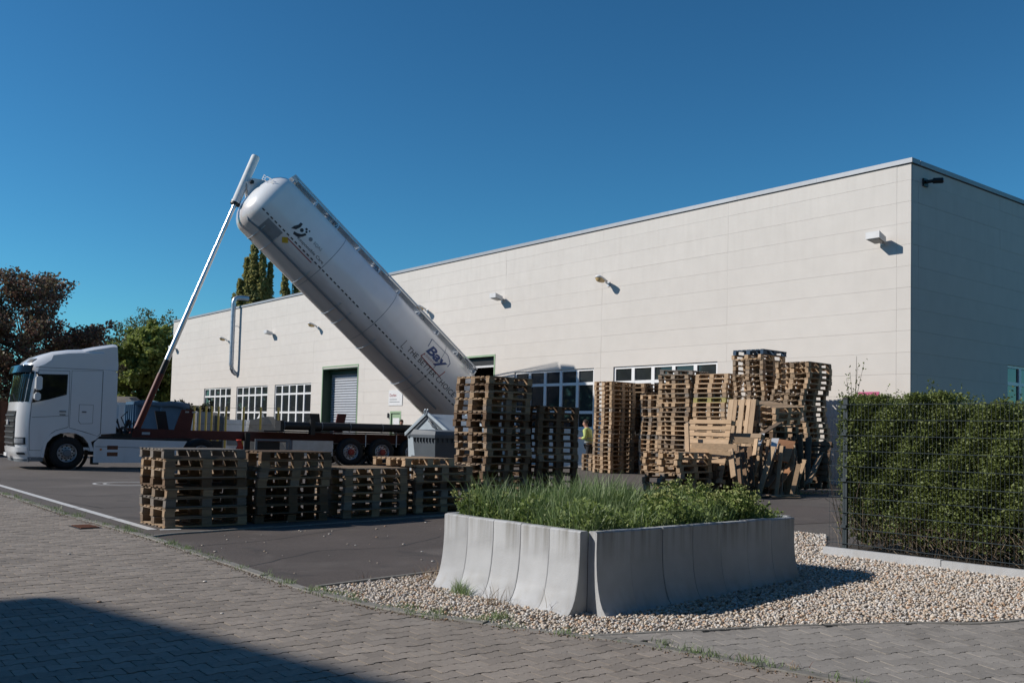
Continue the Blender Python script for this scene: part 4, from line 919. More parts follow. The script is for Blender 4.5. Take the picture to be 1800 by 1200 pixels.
m = MB(); m.tube([(-0.50, -0.25, -0.35), (-0.35, -0.55, -0.85), (0.0, -0.75, -1.17), (0.5, -0.84, -1.14), (3.5, -0.84, -1.14), (10.5, -0.84, -1.14)], 0.035, 8).build('air_line', K['cabgrey'], tank, 40)
# ram head bracket on the dome
for y in (-0.22, 0.16): MB().prism([(-0.95, 0.30), (-0.42, 0.75), (-0.30, -0.35), (-0.60, -0.30), (-1.0, 0.05)], 'y', y, y + 0.06).build('ram_bracket', K['lampwhite'], tank)
MB().tube([(-0.86, -0.34, 0.16), (-0.86, 0.34, 0.16)], 0.07, 12).build('ram_pin', K['black'], tank, 40)
tm = text_mesh('ECTA', 0.30, K['decal_grey'], align='CENTER')
ec = link('dome_lettering', tm, tank, (-0.50, -0.72, 0.42)); ec.rotation_euler = Matrix(((0.55, -0.35, -0.757), (-0.82, -0.36, -0.445), (-0.117, 0.866, -0.486))).to_euler()
# catwalk with grating planks and rails
cw = empty('catwalk', (0, 0, 0), 0, tank)
NB = 9
for i in range(NB):
    xa, xb = 0.15 + i * 1.2, 0.15 + (i + 1) * 1.2 - 0.02
    for y in (-0.40, -0.24, -0.08, 0.08, 0.24): MB().box(xa, xb, y, y + 0.12, TRAD + 0.12, TRAD + 0.16).build('walk_plank', K['steel'], cw)
for i in range(NB + 1):
    x = 0.18 + i * 1.2 - (0.03 if i == NB else 0)
    MB().prism([(-0.62, TRAD - 0.14), (-0.50, TRAD - 0.12), (-0.46, TRAD + 0.11), (0.46, TRAD + 0.11), (0.46, TRAD + 0.05), (-0.36, TRAD + 0.02), (-0.44, TRAD - 0.13)], 'x', x - 0.03, x + 0.03).build('walk_bracket', K['steel'], cw)
MB().box(0.12, 10.95, -0.47, -0.43, TRAD + 0.165, TRAD + 0.23).build('walk_kick_rail', K['steel'], cw); MB().box(0.12, 10.95, 0.40, 0.44, TRAD + 0.165, TRAD + 0.23).build('walk_kick_rail', K['steel'], cw)
MB().tube([(0.12, 0.42, TRAD + 0.30), (10.95, 0.42, TRAD + 0.30)], 0.022, 8).build('folded_handrail', K['steel'], cw, 40)
for x in (2.2, 4.9, 7.6, 10.0): MB().lathe([(0.26, 0.0), (0.26, 0.10), (0.22, 0.13), (0.02, 0.15)], (x, 0.0, TRAD + 0.02), (0, 0, 1), 18).build('manhole_lid', K['steel'], tank, 40)
MB().hexa([(0.0, -0.5, TRAD + 0.02), (0.3, -0.5, TRAD + 0.02), (0.3, 0.3, TRAD + 0.02), (0.0, 0.3, TRAD + 0.02), (0.05, -0.42, TRAD + 0.26), (0.25, -0.42, TRAD + 0.26), (0.25, 0.25, TRAD + 0.26), (0.05, 0.25, TRAD + 0.26)]).build('walk_end_box', K['lampwhite'], cw)
rc = MB(); rc.add([(0.02 * math.sin(i * 2.4) + 0.05 * (i % 3), 0.02 * math.cos(i * 1.7), -0.09 * (i // 3)) for i in range(15)], [(i, i + 1, i + 4, i + 3) for i in range(12) if i % 3 != 2])
r_ = rc.mesh('red_rag', K['redcloth'], 80); ro = link('red_rag', r_, None); sm = ro.modifiers.new('thick', 'SOLIDIFY'); sm.thickness = 0.012
ro.location = Matrix.Translation((-14.04, 33.62, 0)) @ Matrix.Rotation(RAD(31), 4, 'Z') @ Vector((4.10, -0.82, 1.05)); ro.rotation_euler = (0, 0, RAD(31)); ro.scale = (2.3, 2.3, 1.0)
tag(ro, 'crumpled red rag hanging beneath the red trailer beam', 'rag')
# ------------------------------------------------------------------ pallets
def pallet_parts(kind):
    W = 0.8 if kind == 'eur' else 1.0; e = W / 2
    ypos = [(-e + 0.0725, 0.145), (-e / 2 + 0.01, 0.10), (0, 0.145), (e / 2 - 0.01, 0.10), (e - 0.0725, 0.145)]
    if kind != 'eur': ypos = [(-0.45, 0.10), (-0.30, 0.09), (-0.15, 0.09), (0.0, 0.10), (0.15, 0.09), (0.30, 0.09), (0.45, 0.10)]
    out = [('deck_board', -0.6, 0.6, y - w / 2, y + w / 2, 0.1265, 0.144) for y, w in ypos]
    for x in (-0.5275, 0, 0.5275): out.append(('stringer_board', x * 0.975 - 0.0715, x * 0.975 + 0.0715, -e, e, 0.1085, 0.126))
    for y, w in ((-e + 0.05, 0.10), (0, 0.13), (e - 0.05, 0.10)):
        out.append(('bottom_board', -0.6, 0.6, y - w / 2, y + w / 2, 0.0, 0.0175))
        for x in (-0.5275, 0, 0.5275): out.append(('block', x - 0.0715, x + 0.0715, y - w / 2 + 0.002, y + w / 2 - 0.002, 0.018, 0.108))
    return out
def box_jit(m, b, rg, j=0.004):
    x0, x1, y0, y1, z0, z1 = b; P = [(x0, y0, z0), (x1, y0, z0), (x1, y1, z0), (x0, y1, z0), (x0, y0, z1), (x1, y0, z1), (x1, y1, z1), (x0, y1, z1)]
    dx, dy = rg.uniform(-j, j), rg.uniform(-j, j)
    return m.hexa([(x + dx + rg.uniform(-j, j), y + dy + rg.uniform(-j, j) * 0.6, z) for x, y, z in P])
PM = {}
def part_meshes(kind, mk):
    if (kind, mk) not in PM:
        rg = random.Random(hash((kind, mk)) & 255); L_ = []
        for p in pallet_parts(kind):
            cx, cy, cz = (p[1] + p[2]) / 2, (p[3] + p[4]) / 2, (p[5] + p[6]) / 2; m = MB()
            box_jit(m, (p[1] - cx, p[2] - cx, p[3] - cy, p[4] - cy, p[5] - cz, p[6] - cz), rg); L_.append((p[0], m.mesh(p[0], K[mk]), (cx, cy, cz)))
        PM[(kind, mk)] = L_
    return PM[(kind, mk)]
SM = {}
def solid_mesh(kind, mk, v):
    if (kind, mk, v) not in SM:
        rg = random.Random(v * 31 + len(kind) * 7 + len(mk)); m = MB()
        for p in pallet_parts(kind):
            if p[0] == 'deck_board' and rg.random() < 0.06: continue
            box_jit(m, p[1:], rg, 0.006)
        SM[(kind, mk, v)] = m.mesh('pallet', K[mk])
    return SM[(kind, mk, v)]
ORD = 'topmost second third fourth fifth sixth seventh eighth ninth tenth eleventh twelfth thirteenth fourteenth fifteenth sixteenth seventeenth eighteenth nineteenth twentieth twenty-first twenty-second twenty-third twenty-fourth twenty-fifth twenty-sixth twenty-seventh twenty-eighth'.split()
PR = random.Random(99)
def pallet(loc, rot, kind, mk, full, label, group):
    if full:
        o = empty('pallet', loc); o.rotation_euler = rot
        for nm, me, c in part_meshes(kind, mk):
            if nm == 'deck_board' and PR.random() < 0.03: continue
            link(nm, me, o, (c[0] + PR.uniform(-.006, .006), c[1] + PR.uniform(-.003, .003), c[2]))
    else:
        o = link('pallet', solid_mesh(kind, mk, PR.randrange(4)), None, loc, rot)
    return tag(o, label, 'pallet', group)
def stack(cx, cy, yaw, kind, n, where, group, mks, full=False, rot90=False, jit=0.03, pitch=0.1455, flip=0.25, top=None, special={}, base=None, lean=(0, 0), sx=1.0):
    """near bottom corner at (cx, cy); the pallets go to the right along yaw and back along yaw+90"""
    W = 0.8 if kind == 'eur' else 1.0; la, lb = (W, 1.2) if rot90 else (1.2 * sx, W)
    a = Vector((math.cos(yaw), math.sin(yaw), 0)); b = Vector((-math.sin(yaw), math.cos(yaw), 0))
    c = Vector((cx, cy, 0)) + a * la / 2 + b * lb / 2; z = (gh(c.x, c.y) + 0.006) if base is None else base; d = Vector((0, 0, 0))
    for i in range(n):
        d = d * 0.8 + (a * PR.uniform(-jit, jit) + b * PR.uniform(-jit, jit)); k = n - 1 - i
        mk = special.get(k) or mks[PR.randrange(len(mks))]
        fl = PR.random() < flip and k not in special and k > 0; p = c + d + Vector((lean[0] * i, lean[1] * i, 0)); yw = yaw + (PI / 2 if rot90 else 0) + PR.uniform(-0.025, 0.025) * (jit / 0.03)
        if fl: p.z = z + 0.144; rot = (PI, 0, yw)
        else: p.z = z; rot = (0, 0, yw)
        lab = f'{ORD[k]} pallet from the top of the {where}' if 0 < k < n - 1 else (f'topmost pallet on the {where}' if k == 0 else f'bottom pallet of the {where}')
        if mk == 'woodblue': lab = f'blue painted pallet on top of the {where}'
        pallet(p, rot, kind, mk, full, lab, group).scale.x = sx; z += pitch
    return z
YA = RAD(42); ra = Vector((math.cos(YA), math.sin(YA), 0)); A0 = Vector((*G(290, 929), 0))
g1 = 'pallets in the low row along the yard kerb'
W1 = ['wood', 'wood', 'woodbrown', 'woodgrey']
for k, n, ds, kd, pt in ((0, 8, 'leftmost low stack by the white line', 'ind', 0.1500), (1.50, 8, 'low stack second from left in the row', 'ind', 0.1455), (3.12, 6, 'lowest stack, third in the row', 'ind', 0.1455), (4.68, 6, 'low stack beside the tall dark stack', 'ind', 0.1455)):
    p = A0 + ra * k; zt = stack(p.x, p.y, YA, kd, n, ds, g1, W1, True, pitch=pt, jit=0.028, sx=1.11)
p = A0 + ra * 4.42 + Vector((-0.05, 0.05, 0)); c = p + ra * 0.6 + Vector((-ra.y, ra.x, 0)) * 0.5
pallet((c.x, c.y, zt), (0, 0, YA + 0.03), 'ind', 'woodfresh', True, 'single light pallet lying shifted on top of the row near the bins', g1)
g2 = 'pallets in the two tall stacks behind the planter'
p = AT(850, 880, 18.7); stack(p.x, p.y, YA, 'ind', 18, 'tall stack left of the planter grass', g2, ['wood', 'wood', 'woodbrown'], True, jit=0.035, pitch=0.1450)
p = AT(946, 870, 19.8); stack(p.x, p.y, YA, 'ind', 14, 'brown stack behind the planter', g2, ['woodbrown', 'woodbrown', 'wood'], True, jit=0.022, pitch=0.1450)
g3 = 'pallets stacked along the hall wall'
def st(px, Y, *a, **k): q = AT(px, 820, Y); return stack(q.x, q.y, YA, *a, **k)
st(1073, 31.5, 'eur', 21, 'tall neat stack beside the worker', g3, ['woodfresh', 'woodfresh', 'wood'], jit=0.012, flip=0.0)
st(1052, 33.0, 'eur', 4, 'knee-high stack in front of the worker', g3, ['woodfresh', 'wood'], jit=0.015)
st(1131, 32.5, 'eur', 21, 'dark stack behind the tall neat stack', g3, ['woodbrown', 'wood'], jit=0.012, rot90=True)
st(1157, 31.0, 'eur', 18, 'narrow stack between window and uneven stacks', g3, ['wood', 'woodfresh', 'woodgrey'], jit=0.02)
z = st(1207, 29.3, 'eur', 22, 'uneven stack under the right end of window', g3, ['woodfresh', 'wood', 'wood'], jit=0.045, rot90=True)
q = AT(1207, 820, 29.3); pallet((q.x + 0.02, q.y + 0.75, z), (0, RAD(-2), YA + PI / 2 + 0.1), 'ind', 'woodgrey', False, 'wide grey pallet capping the uneven stack under the window', g3)
st(1275, 28.4, 'eur', 22, 'stack with one yellow-green pallet in it', g3, ['woodfresh', 'wood', 'woodfresh'], jit=0.03, rot90=True, special={5: 'woodyellow'})
st(1338, 26.5, 'ind', 26, 'tallest stack by the wall', g3, ['wood', 'wood', 'woodgrey', 'woodfresh'], jit=0.03, special={0: 'woodblue', 10: 'woodgrey', 11: 'woodgrey', 12: 'woodgrey', 13: 'woodgrey'})
st(1418, 25.0, 'ind', 23, 'rightmost stack next to the fence', g3, ['woodfresh', 'wood', 'woodfresh'], jit=0.045)
g4 = 'pallets in the scrap wood pile'
q = AT(1192, 820, 20.6); stack(q.x, q.y, YA, 'ind', 7, 'low wide stack in front of scrap wood', g4, ['woodfresh', 'wood'], True, jit=0.05)
q2 = Vector((q.x, q.y, 0)) + ra * 1.28; stack(q2.x, q2.y, YA, 'ind', 5, 'small dark stack at the foot of scrap wood', g4, ['woodbrown'], True, jit=0.05)
q = AT(1360, 820, 23.0); z = stack(q.x, q.y, YA, 'ind', 11, 'stack buried behind the leaning planks', g4, ['woodbrown', 'wood'], False, jit=0.04)
cc = Vector((q.x, q.y, 0)) + ra * 0.6 + Vector((-ra.y, ra.x, 0)) * 0.5
for i in range(3):
    pallet((cc.x + 0.02 * i, cc.y - 0.03 * i, z + 0.10 + 0.150 * i), (RAD(9), RAD(-3), YA + 0.06 - 0.05 * i), 'ind', 'woodfresh', True, ['lowest of three tilted light pallets on the scrap pile', 'middle of three tilted light pallets on the scrap pile', 'upper tilted light pallet with its deck showing on the scrap pile'][i], g4)
# pallets standing on edge in the scrap pile
def upright(px, py, Y, yaw, tilt, kind, mk, label, roll=0.0):
    p = AT(px, py, Y); R = Matrix.Rotation(yaw, 4, 'Z') @ Matrix.Rotation(tilt, 4, 'X') @ Matrix.Rotation(roll, 4, 'Z')
    o = pallet((0, 0, 0), (0, 0, 0), kind, mk, True, label, g4); o.matrix_world = Matrix.Translation(p) @ R
LF = RAD(-48)
upright(1250, 776, 22.6, LF, RAD(78), 'ind', 'woodfresh', 'light pallet standing on its edge at left of scrap wood')
upright(1243, 812, 22.0, LF, RAD(74), 'ind', 'woodfresh', 'light pallet leaning low behind the wide low stack')
upright(1306, 745, 23.6, LF, RAD(80), 'eur', 'woodfresh', 'upright pallet with vertical slats beneath the grey stack', PI / 2)
upright(1300, 800, 22.4, LF, RAD(76), 'ind', 'wood', 'pallet standing on edge in middle of scrap wood')
upright(1420, 812, 23.4, LF + 0.1, RAD(72), 'ind', 'woodbrown', 'dark pallet leaning on the buried stack near the fence')
PG = 'loose planks leaning in the scrap pile'
def plank(p0, Y0, p1, Y1, w_, t_, mk, label, face=(-0.75, -0.66, 0)):
    a, b = AT(*p0, Y0), AT(*p1, Y1); o = MB().bar(Vector((0, 0, 0)), b - a, w_, t_, up=face).build('plank', K[mk]); o.location = a
    return tag(o, label, 'plank', PG)
PLK = [((1209, 800), 21.9, (1207, 744), 22.2, .12, 'woodfresh', 'upright light post at left edge of scrap wood'),
 ((1216, 783), 21.8, (1296, 786), 21.2, .14, 'woodfresh', 'light beam lying across the front of the scrap wood'),
 ((1214, 790), 21.5, (1285, 797), 21.0, .10, 'woodfresh', 'thin light batten under the long light beam'),
 ((1290, 838), 20.8, (1284, 790), 21.2, .14, 'woodfresh', 'light plank leaning at the end of the low stack'),
 ((1303, 852), 20.9, (1296, 786), 21.5, .12, 'woodbrown', 'dark plank right of the light leaning plank'),
 ((1312, 855), 21.2, (1305, 790), 21.8, .12, 'woodbrown', 'second dark plank right of the light leaning plank'),
 ((1322, 856), 21.4, (1318, 785), 22.0, .14, 'woodbrown', 'dark wide plank left of the orange sheet'),
 ((1330, 774), 21.9, (1272, 772), 22.2, .14, 'woodfresh', 'light crossbar resting over the upright pallets'),
 ((1326, 800), 21.6, (1330, 771), 21.8, .10, 'woodfresh', 'short light post beside the white board'),
 ((1345, 856), 21.6, (1392, 800), 22.4, .16, 'woodbrown', 'brown plank crossing in front of the orange sheet'),
 ((1400, 858), 22.4, (1392, 768), 23.2, .16, 'woodbrown', 'tall dark plank right of the orange sheet'),
 ((1410, 858), 22.5, (1406, 764), 23.3, .14, 'woodbrown', 'narrow dark plank near the tilted pallets'),
 ((1418, 859), 22.6, (1422, 768), 23.4, 0.15, 'wood', 'tall tan plank in the dark end of the pile'),
 ((1420, 850), 22.3, (1450, 782), 23.4, 0.16, 'wood', 'slanting tan plank near the fence'),
 ((1438, 859), 22.8, (1448, 775), 23.6, .15, 'woodbrown', 'dark plank leaning towards the hedge'),
 ((1450, 858), 22.9, (1456, 790), 23.6, .14, 'woodbrown', 'last dark plank beside the wire fence'),
 ((1380, 857), 22.2, (1382, 772), 23.0, .13, 'woodbrown', 'dark plank hidden behind the orange sheet'),
 ((1333, 857), 21.7, (1362, 806), 22.2, .12, 'wood', 'tan plank below the white board'),
 ((1336, 764), 22.6, (1372, 742), 23.0, .10, 'wood', 'short plank stuck under the tilted pallets')]
for p0, Y0, p1, Y1, w_, mk, lab in PLK: plank(p0, Y0, p1, Y1, w_, 0.035, mk, lab)
def board(pts, Ys, th, mk, name, label):
    P = [AT(*p, y) for p, y in zip(pts, Ys)]; o = P[0]; nrm = (P[1] - P[0]).cross(P[3] - P[0]).normalized() * th; m = MB(); Q = [p - o for p in P]
    m.hexa(Q + [q + nrm for q in Q]); ob = m.build(name, K[mk]); ob.location = o; return tag(ob, label, 'board', 'sheet boards in the scrap pile')
board([(1345, 806), (1386, 814), (1398, 777), (1362, 772)], [22.0, 21.9, 22.4, 22.5], 0.03, 'ply', 'plywood_sheet', 'orange plywood sheet standing tilted in the scrap pile')
board([(1350, 860), (1368, 860), (1398, 819), (1378, 822)], [21.7, 21.6, 21.9, 22.0], 0.03, 'ply', 'plywood_sheet', 'orange plywood strip at the bottom of scrap pile')
board([(1328, 785), (1336, 785), (1344, 764), (1334, 764)], [21.8, 21.8, 22.2, 22.2], 0.04, 'panelwhite', 'white_board', 'small white board left of the dark gap')
board([(1352, 804), (1360, 804), (1369, 772), (1356, 772)], [21.75, 21.75, 22.2, 22.2], 0.04, 'panelwhite', 'white_board', 'tall white board leaning beside the orange sheet')

# broken slats heaped among the standing pallets: too many and too small to tell apart
hs = random.Random(55); m = MB()
for i in range(46):   # each stands on the yard and leans back against the stacks
    px = hs.uniform(1282, 1404); Y_ = hs.uniform(21.5, 22.6); p = AT(px, 812, Y_); z0 = gh(p.x, p.y) + 0.01; L_ = hs.uniform(0.45, 1.35); el = hs.uniform(1.05, 1.40); az = YA + hs.gauss(0.35, 0.5)
    d = Vector((math.cos(az) * math.cos(el), math.sin(az) * math.cos(el), math.sin(el))) * L_
    m.bar((p.x, p.y, z0), (p.x + d.x, p.y + d.y, z0 + d.z), hs.choice((0.09, 0.10, 0.14)), 0.02, up=(-0.75 + hs.uniform(-.4, .4), -0.66 + hs.uniform(-.4, .4), 0.2))
for i in range(18):   # and some lie flat at the foot
    px = hs.uniform(1290, 1420); p = AT(px, 845, hs.uniform(20.9, 21.6)); z0 = gh(p.x, p.y) + 0.016 + 0.022 * (i % 3); az = hs.uniform(0, PI); d = Vector((math.cos(az), math.sin(az), 0)) * hs.uniform(0.3, 0.9)
    m.bar((p.x, p.y, z0), (p.x + d.x, p.y + d.y, z0 + 0.004), 0.09, 0.02)
tag(m.build('broken_slats', K['wood']), 'broken slats leaning and lying at the foot of the scrap wood', 'scrap wood', kind='stuff')

# ------------------------------------------------------------------ containers, bins, clutter behind the truck
def bin_at(px, Y): q = AT(px, 800, Y); return Vector((q.x, q.y, gh(q.x, q.y)))
p = bin_at(764, 25.2); bn = tag(empty('wheeled_bin', p, YA), 'dark grey wheeled plastic waste bin with flat lid', 'bin')
def frustum(x0, x1, y0, y1, z0, z1, t): return [(x0 + t, y0 + t, z0), (x1 - t, y0 + t, z0), (x1 - t, y1 - t, z0), (x0 + t, y1 - t, z0), (x0, y0, z1), (x1, y0, z1), (x1, y1, z1), (x0, y1, z1)]
MB().hexa(frustum(0, 1.32, 0, 1.0, 0.20, 1.28, 0.10)).build('body', K['bindark'], bn)
MB().box(-0.05, 1.37, -0.05, 1.05, 1.281, 1.36).build('rim', K['bindark'], bn)
MB().hexa(frustum(-0.04, 1.36, -0.04, 1.06, 1.361, 1.44, 0.0)[:4] + [(0.02, 0.02, 1.46), (1.3, 0.02, 1.46), (1.3, 1.0, 1.50), (0.02, 1.0, 1.50)]).build('lid', K['bindark'], bn)
for i in range(7): MB().box(-0.035, 0.03, 0.09 + 0.135 * i, 0.12 + 0.135 * i, 1.17, 1.28).build('rib', K['bindark'], bn)
for i in range(8): MB().box(0.10 + 0.16 * i, 0.13 + 0.16 * i, -0.035, 0.03, 1.17, 1.28).build('rib', K['bindark'], bn)
for x in (0.25, 1.08):
    for y in (0.22, 0.78): MB().tube([(x - 0.03, y, 0.09), (x + 0.03, y, 0.09)], 0.09, 12).build('castor', K['black'], bn, 40)
p = bin_at(789, 27.0); cn = tag(empty('steel_container', p, YA), 'light grey steel waste container with sloping gabled lid', 'container')
MB().prism([(0.10, 0.10), (1.90, 0.10), (2.00, 1.28), (1.10, 1.84), (0.95, 1.84), (0.0, 1.34)], 'x', 0, 1.5).build('body', K['binlight'], cn)
for ya, za, yb, zb in ((-0.06, 1.33, 0.98, 1.875), (2.07, 1.26, 1.06, 1.875)):
    MB().add([(x, y, z + d) for d in (0.012, 0.05) for x, y, z in ((-0.07, ya, za), (-0.07, yb, zb), (1.57, yb, zb), (1.57, ya, za))], [(3, 2, 1, 0), (4, 5, 6, 7), (0, 1, 5, 4), (1, 2, 6, 5), (2, 3, 7, 6), (3, 0, 4, 7)]).build('lid', K['binlight'], cn)
    for x in (-0.05, 1.5): MB().bar((x, ya, za + 0.08), (x, yb, zb + 0.08), 0.05, 0.05).build('lid_rail', K['binlight'], cn)
    MB().bar((-0.02, ya * 0.9 + 0.12, za - 0.03), (-0.02, yb, zb - 0.05), 0.03, 0.06).build('lid_channel', K['bindark'], cn)
for y in (0.98, 1.10): MB().tube([(-0.06, y, 1.90), (-0.09, y, 2.00), (-0.04, y + 0.02, 2.06)], 0.025, 8).build('lid_hook', K['binlight'], cn, 40)
MB().tube([(-0.05, 0.55, 1.50), (-0.09, 0.66, 1.56), (-0.09, 0.80, 1.70), (-0.05, 0.92, 1.72)], 0.03, 8).build('lid_handle', K['bindark'], cn, 40)
MB().box(-0.06, -0.002, 1.45, 1.62, 1.02, 1.12).build('side_hook', K['bindark'], cn); MB().box(-0.06, -0.002, 1.15, 1.72, 0.62, 0.70).build('side_bracket', K['bindark'], cn)
for x in (0.3, 0.75, 1.2): MB().box(x, x + 0.05, -0.03, 0.02, 0.25, 1.30).build('rib', K['binlight'], cn)
for x in (0.2, 1.2):
    for y in (0.3, 1.6): MB().tube([(x - 0.03, y, 0.08), (x + 0.03, y, 0.08)], 0.08, 12).build('castor', K['black'], cn, 40)
# skips
def skip(px, py, Y, yaw, Lx, Wy, H_, mk, name, label, ribs):
    q = AT(px, py, Y); z0 = gh(q.x, q.y); r = tag(empty(name, (q.x, q.y, z0), yaw), label, 'skip')
    m = MB(); t = 0.05
    m.box(0, Lx, 0, t, 0.18, H_); m.box(0, Lx, Wy - t, Wy, 0.18, H_); m.box(0, t, t, Wy - t, 0.18, H_); m.box(Lx - t, Lx, t, Wy - t, 0.18, H_); m.box(t, Lx - t, t, Wy - t, 0.18, 0.26); m.build('body', K[mk], r)
    m = MB(); m.box(-0.05, Lx + 0.05, -0.05, 0.0, H_ - 0.12, H_ + 0.02); m.box(-0.05, 0.0, 0.0, Wy, H_ - 0.12, H_ + 0.02); m.build('top_rim', K[mk], r)
    for i in range(ribs + 1): x = i * (Lx - 0.1) / ribs; MB().box(x, x + 0.10, -0.09, -0.001, 0.2, H_ - 0.121).build('rib', K[mk], r)
    for i in range(5): y = i * (Wy - 0.1) / 4; MB().box(-0.09, -0.001, y, y + 0.10, 0.2, H_ - 0.121).build('rib', K[mk], r)
    for x in (0.3, Lx - 0.5): MB().tube([(x, 0.1, 0.10), (x, Wy - 0.1, 0.10)], 0.10, 10).build('roller', K['black'], r, 40)
    return r
sw = skip(232, 760, 46.0, RAD(118), 5.0, 2.3, 2.5, 'skipwhite', 'open_skip', 'white ribbed open skip just behind the truck cab', 7)
sb = skip(236, 760, 42.0, RAD(31), 2.15, 2.2, 2.5, 'skipblue', 'open_skip', 'blue open skip behind the red hydraulic ram base', 2)
m = MB(); m.add([(-0.1 + 0.4 * i, -0.12 + 0.1 * ((i * 3) % 2), 2.53 + 0.05 * math.sin(i * 1.9)) for i in range(7)] + [(-0.1 + 0.4 * i, 2.3, 2.58 + 0.05 * math.sin(i * 2.3 + 1)) for i in range(7)] + [(-0.1 + 0.4 * i, -0.13, 2.36 - 0.05 * (i % 2) - (0.12 if i == 6 else 0)) for i in range(7)], [(i, i + 1, 8 + i, 7 + i) for i in range(6)] + [(14 + i, 15 + i, i + 1, i) for i in range(6)])
tp = m.build('tarpaulin', K['skipblue'], sb, 60); tp.modifiers.new('t', 'SOLIDIFY').thickness = 0.015
q = AT(222, 700, 47.5); hp = tag(MB().hexa([(-0.8, -0.8, 0), (0.8, -0.8, 0), (0.8, 0.8, 0), (-0.8, 0.8, 0), (-0.35, -0.3, 0.5), (0.3, -0.4, 0.45), (0.4, 0.3, 0.5), (-0.3, 0.4, 0.4)]).build('rubble_heap', K['woodgrey']), 'small grey heap of rubble showing above the white skip', 'heap'); hp.location = (q.x, q.y, 2.35)
# yellow posts with wire, and machines behind the trailer
yf = empty('yellow_post_fence'); tag(yf, 'row of yellow posts with thin wire behind the red trailer beam', 'fence')
for i, px in enumerate((340, 350, 361, 371, 383, 396, 427, 457, 488)):
    q = AT(px, 760, 50.0 - 0.35 * i); z = gh(q.x, q.y); MB().box(q.x - 0.042, q.x + 0.042, q.y - 0.042, q.y + 0.042, z, 2.5).build('post', K['yellow'], yf)
qa, qb = AT(340, 760, 50.0), AT(488, 760, 47.2)
for z in (2.45, 1.6, 0.9): MB().bar((qa.x, qa.y, z), (qb.x, qb.y, z), 0.015).build('wire', K['black'], yf)
def clutter(name, px0, px1, ztop, Y, depth, mk, label, cat, extra=None):
    a, b = AT(px0, 760, Y), AT(px1, 760, Y); z = gh(a.x, a.y); r = tag(empty(name, (a.x, a.y, z)), label, cat); w_ = b.x - a.x
    MB().prism([(0.05, 0.12), (w_ - 0.05, 0.12), (w_, 0.3), (w_, ztop - z - 0.08), (w_ - 0.08, ztop - z), (0.08, ztop - z), (0, ztop - z - 0.08), (0, 0.3)], 'y', 0, depth).build('housing', K[mk], r)
    MB().box(0.15, w_ - 0.15, -0.03, -0.001, 0.5, 0.5 + (ztop - z) * 0.35).build('panel', K['cabgrey'], r)
    for x in (0.1, w_ - 0.25): MB().box(x, x + 0.15, 0.1, depth - 0.1, 0.0, 0.119).build('foot', K['black'], r)
    return r
clutter('machine_cabinet', 345, 372, 2.25, 52.0, 1.0, 'cabgrey', 'dark grey cabinet behind the first yellow posts', 'cabinet')
clutter('machine_cabinet', 372, 393, 2.05, 52.5, 1.0, 'bindark', 'black cabinet right of the dark grey cabinet', 'cabinet')
clutter('white_appliance', 394, 432, 1.85, 49.5, 1.4, 'panelwhite', 'white machine housing behind the yellow posts', 'machine')
clutter('pale_cabinet', 325, 338, 2.3, 53.0, 0.8, 'lampwhite', 'pale cabinet by the left end of hall', 'cabinet')
q = AT(430, 760, 48.0); th = tag(MB().hexa([(0, 0, 0), (2.3, 0, 0), (2.3, 1.6, 0), (0, 1.6, 0), (0.2, 0.2, 1.75), (1.1, 0.2, 1.95), (1.1, 1.3, 1.95), (0.2, 1.3, 1.75)]).build('covered_machine', K['greytarp']), 'machine under a grey tarpaulin behind the yellow posts', 'machine'); th.location = (q.x, q.y, 0.1)
q = AT(458, 760, 49.5); tag(MB().lathe([(0.75, 0.2), (0.75, 0.9), (0.12, 2.0), (0.10, 2.15), (0.001, 2.15)], (0, 0, 0), (0, 0, 1), 20).build('white_hopper', K['lampwhite'], None, 40, loc=(q.x, q.y, 0.1)), 'white cone shaped hopper right of the tarpaulin', 'hopper')
q = AT(4, 735, 40); rb = tag(empty('rusty_container', (q.x - 1.6, q.y, 0), RAD(30)), 'rusty brown container end left of truck cab', 'container')
MB().box(-2.6, 1.7, 0, 2.2, 0.1, 2.35).build('body', K['rust'], rb)
for i in range(8): MB().box(-2.5 + 0.55 * i, -2.3 + 0.55 * i, -0.06, -0.001, 0.15, 2.3).build('rib', K['rust'], rb)
# ------------------------------------------------------------------ concrete planter
IC = Vector((0.702, 8.38, 0)); ea = Vector((0.745, 0.667, 0)).normalized(); eb = Vector((-ea.y, ea.x, 0))
LA, LB = 3.16, 1.92
pl = tag(empty('concrete_planter', (IC.x, IC.y, 0.004), math.atan2(ea.y, ea.x)), 'square planter of curved grey concrete elements full of grass', 'planter')
PROF = [(0, -0.06), (0, 0.73), (0.012, 0.742), (0.088, 0.742), (0.10, 0.73), (0.102, 0.56), (0.107, 0.44), (0.117, 0.33), (0.134, 0.235), (0.156, 0.155), (0.184, 0.092), (0.215, 0.048), (0.248, 0.022), (0.275, 0.008), (0.275, -0.06)]
def wall_run(n, L_, T):
    step = L_ / n
    for i in range(n):
        a, b = i * step + 0.0025, (i + 1) * step - 0.0025; j = PR.uniform(-0.0035, 0.0035); h = PR.uniform(-0.004, 0.004); m = MB(); N = len(PROF)
        vs = [T(s, d + j, z + (h if z > 0 else 0)) for s in (a, a + 0.008, b - 0.008, b) for d, z in [(p[0] - (0.004 if (s in (a, b) and 4 < k < N - 1) else 0), p[1]) for k, p in enumerate(PROF)]]
        fs = [(r * N + k, r * N + (k + 1) % N, (r + 1) * N + (k + 1) % N, (r + 1) * N + k) for r in range(3) for k in range(N)] + [tuple(range(N)), tuple(range(3 * N, 4 * N))]
        m.add(vs, fs).build('wall_element', K['concrete'], pl, 25)
wall_run(7, LA, lambda s, d, z: (s, -d, z)); wall_run(5, LB, lambda s, d, z: (-d, s, z))
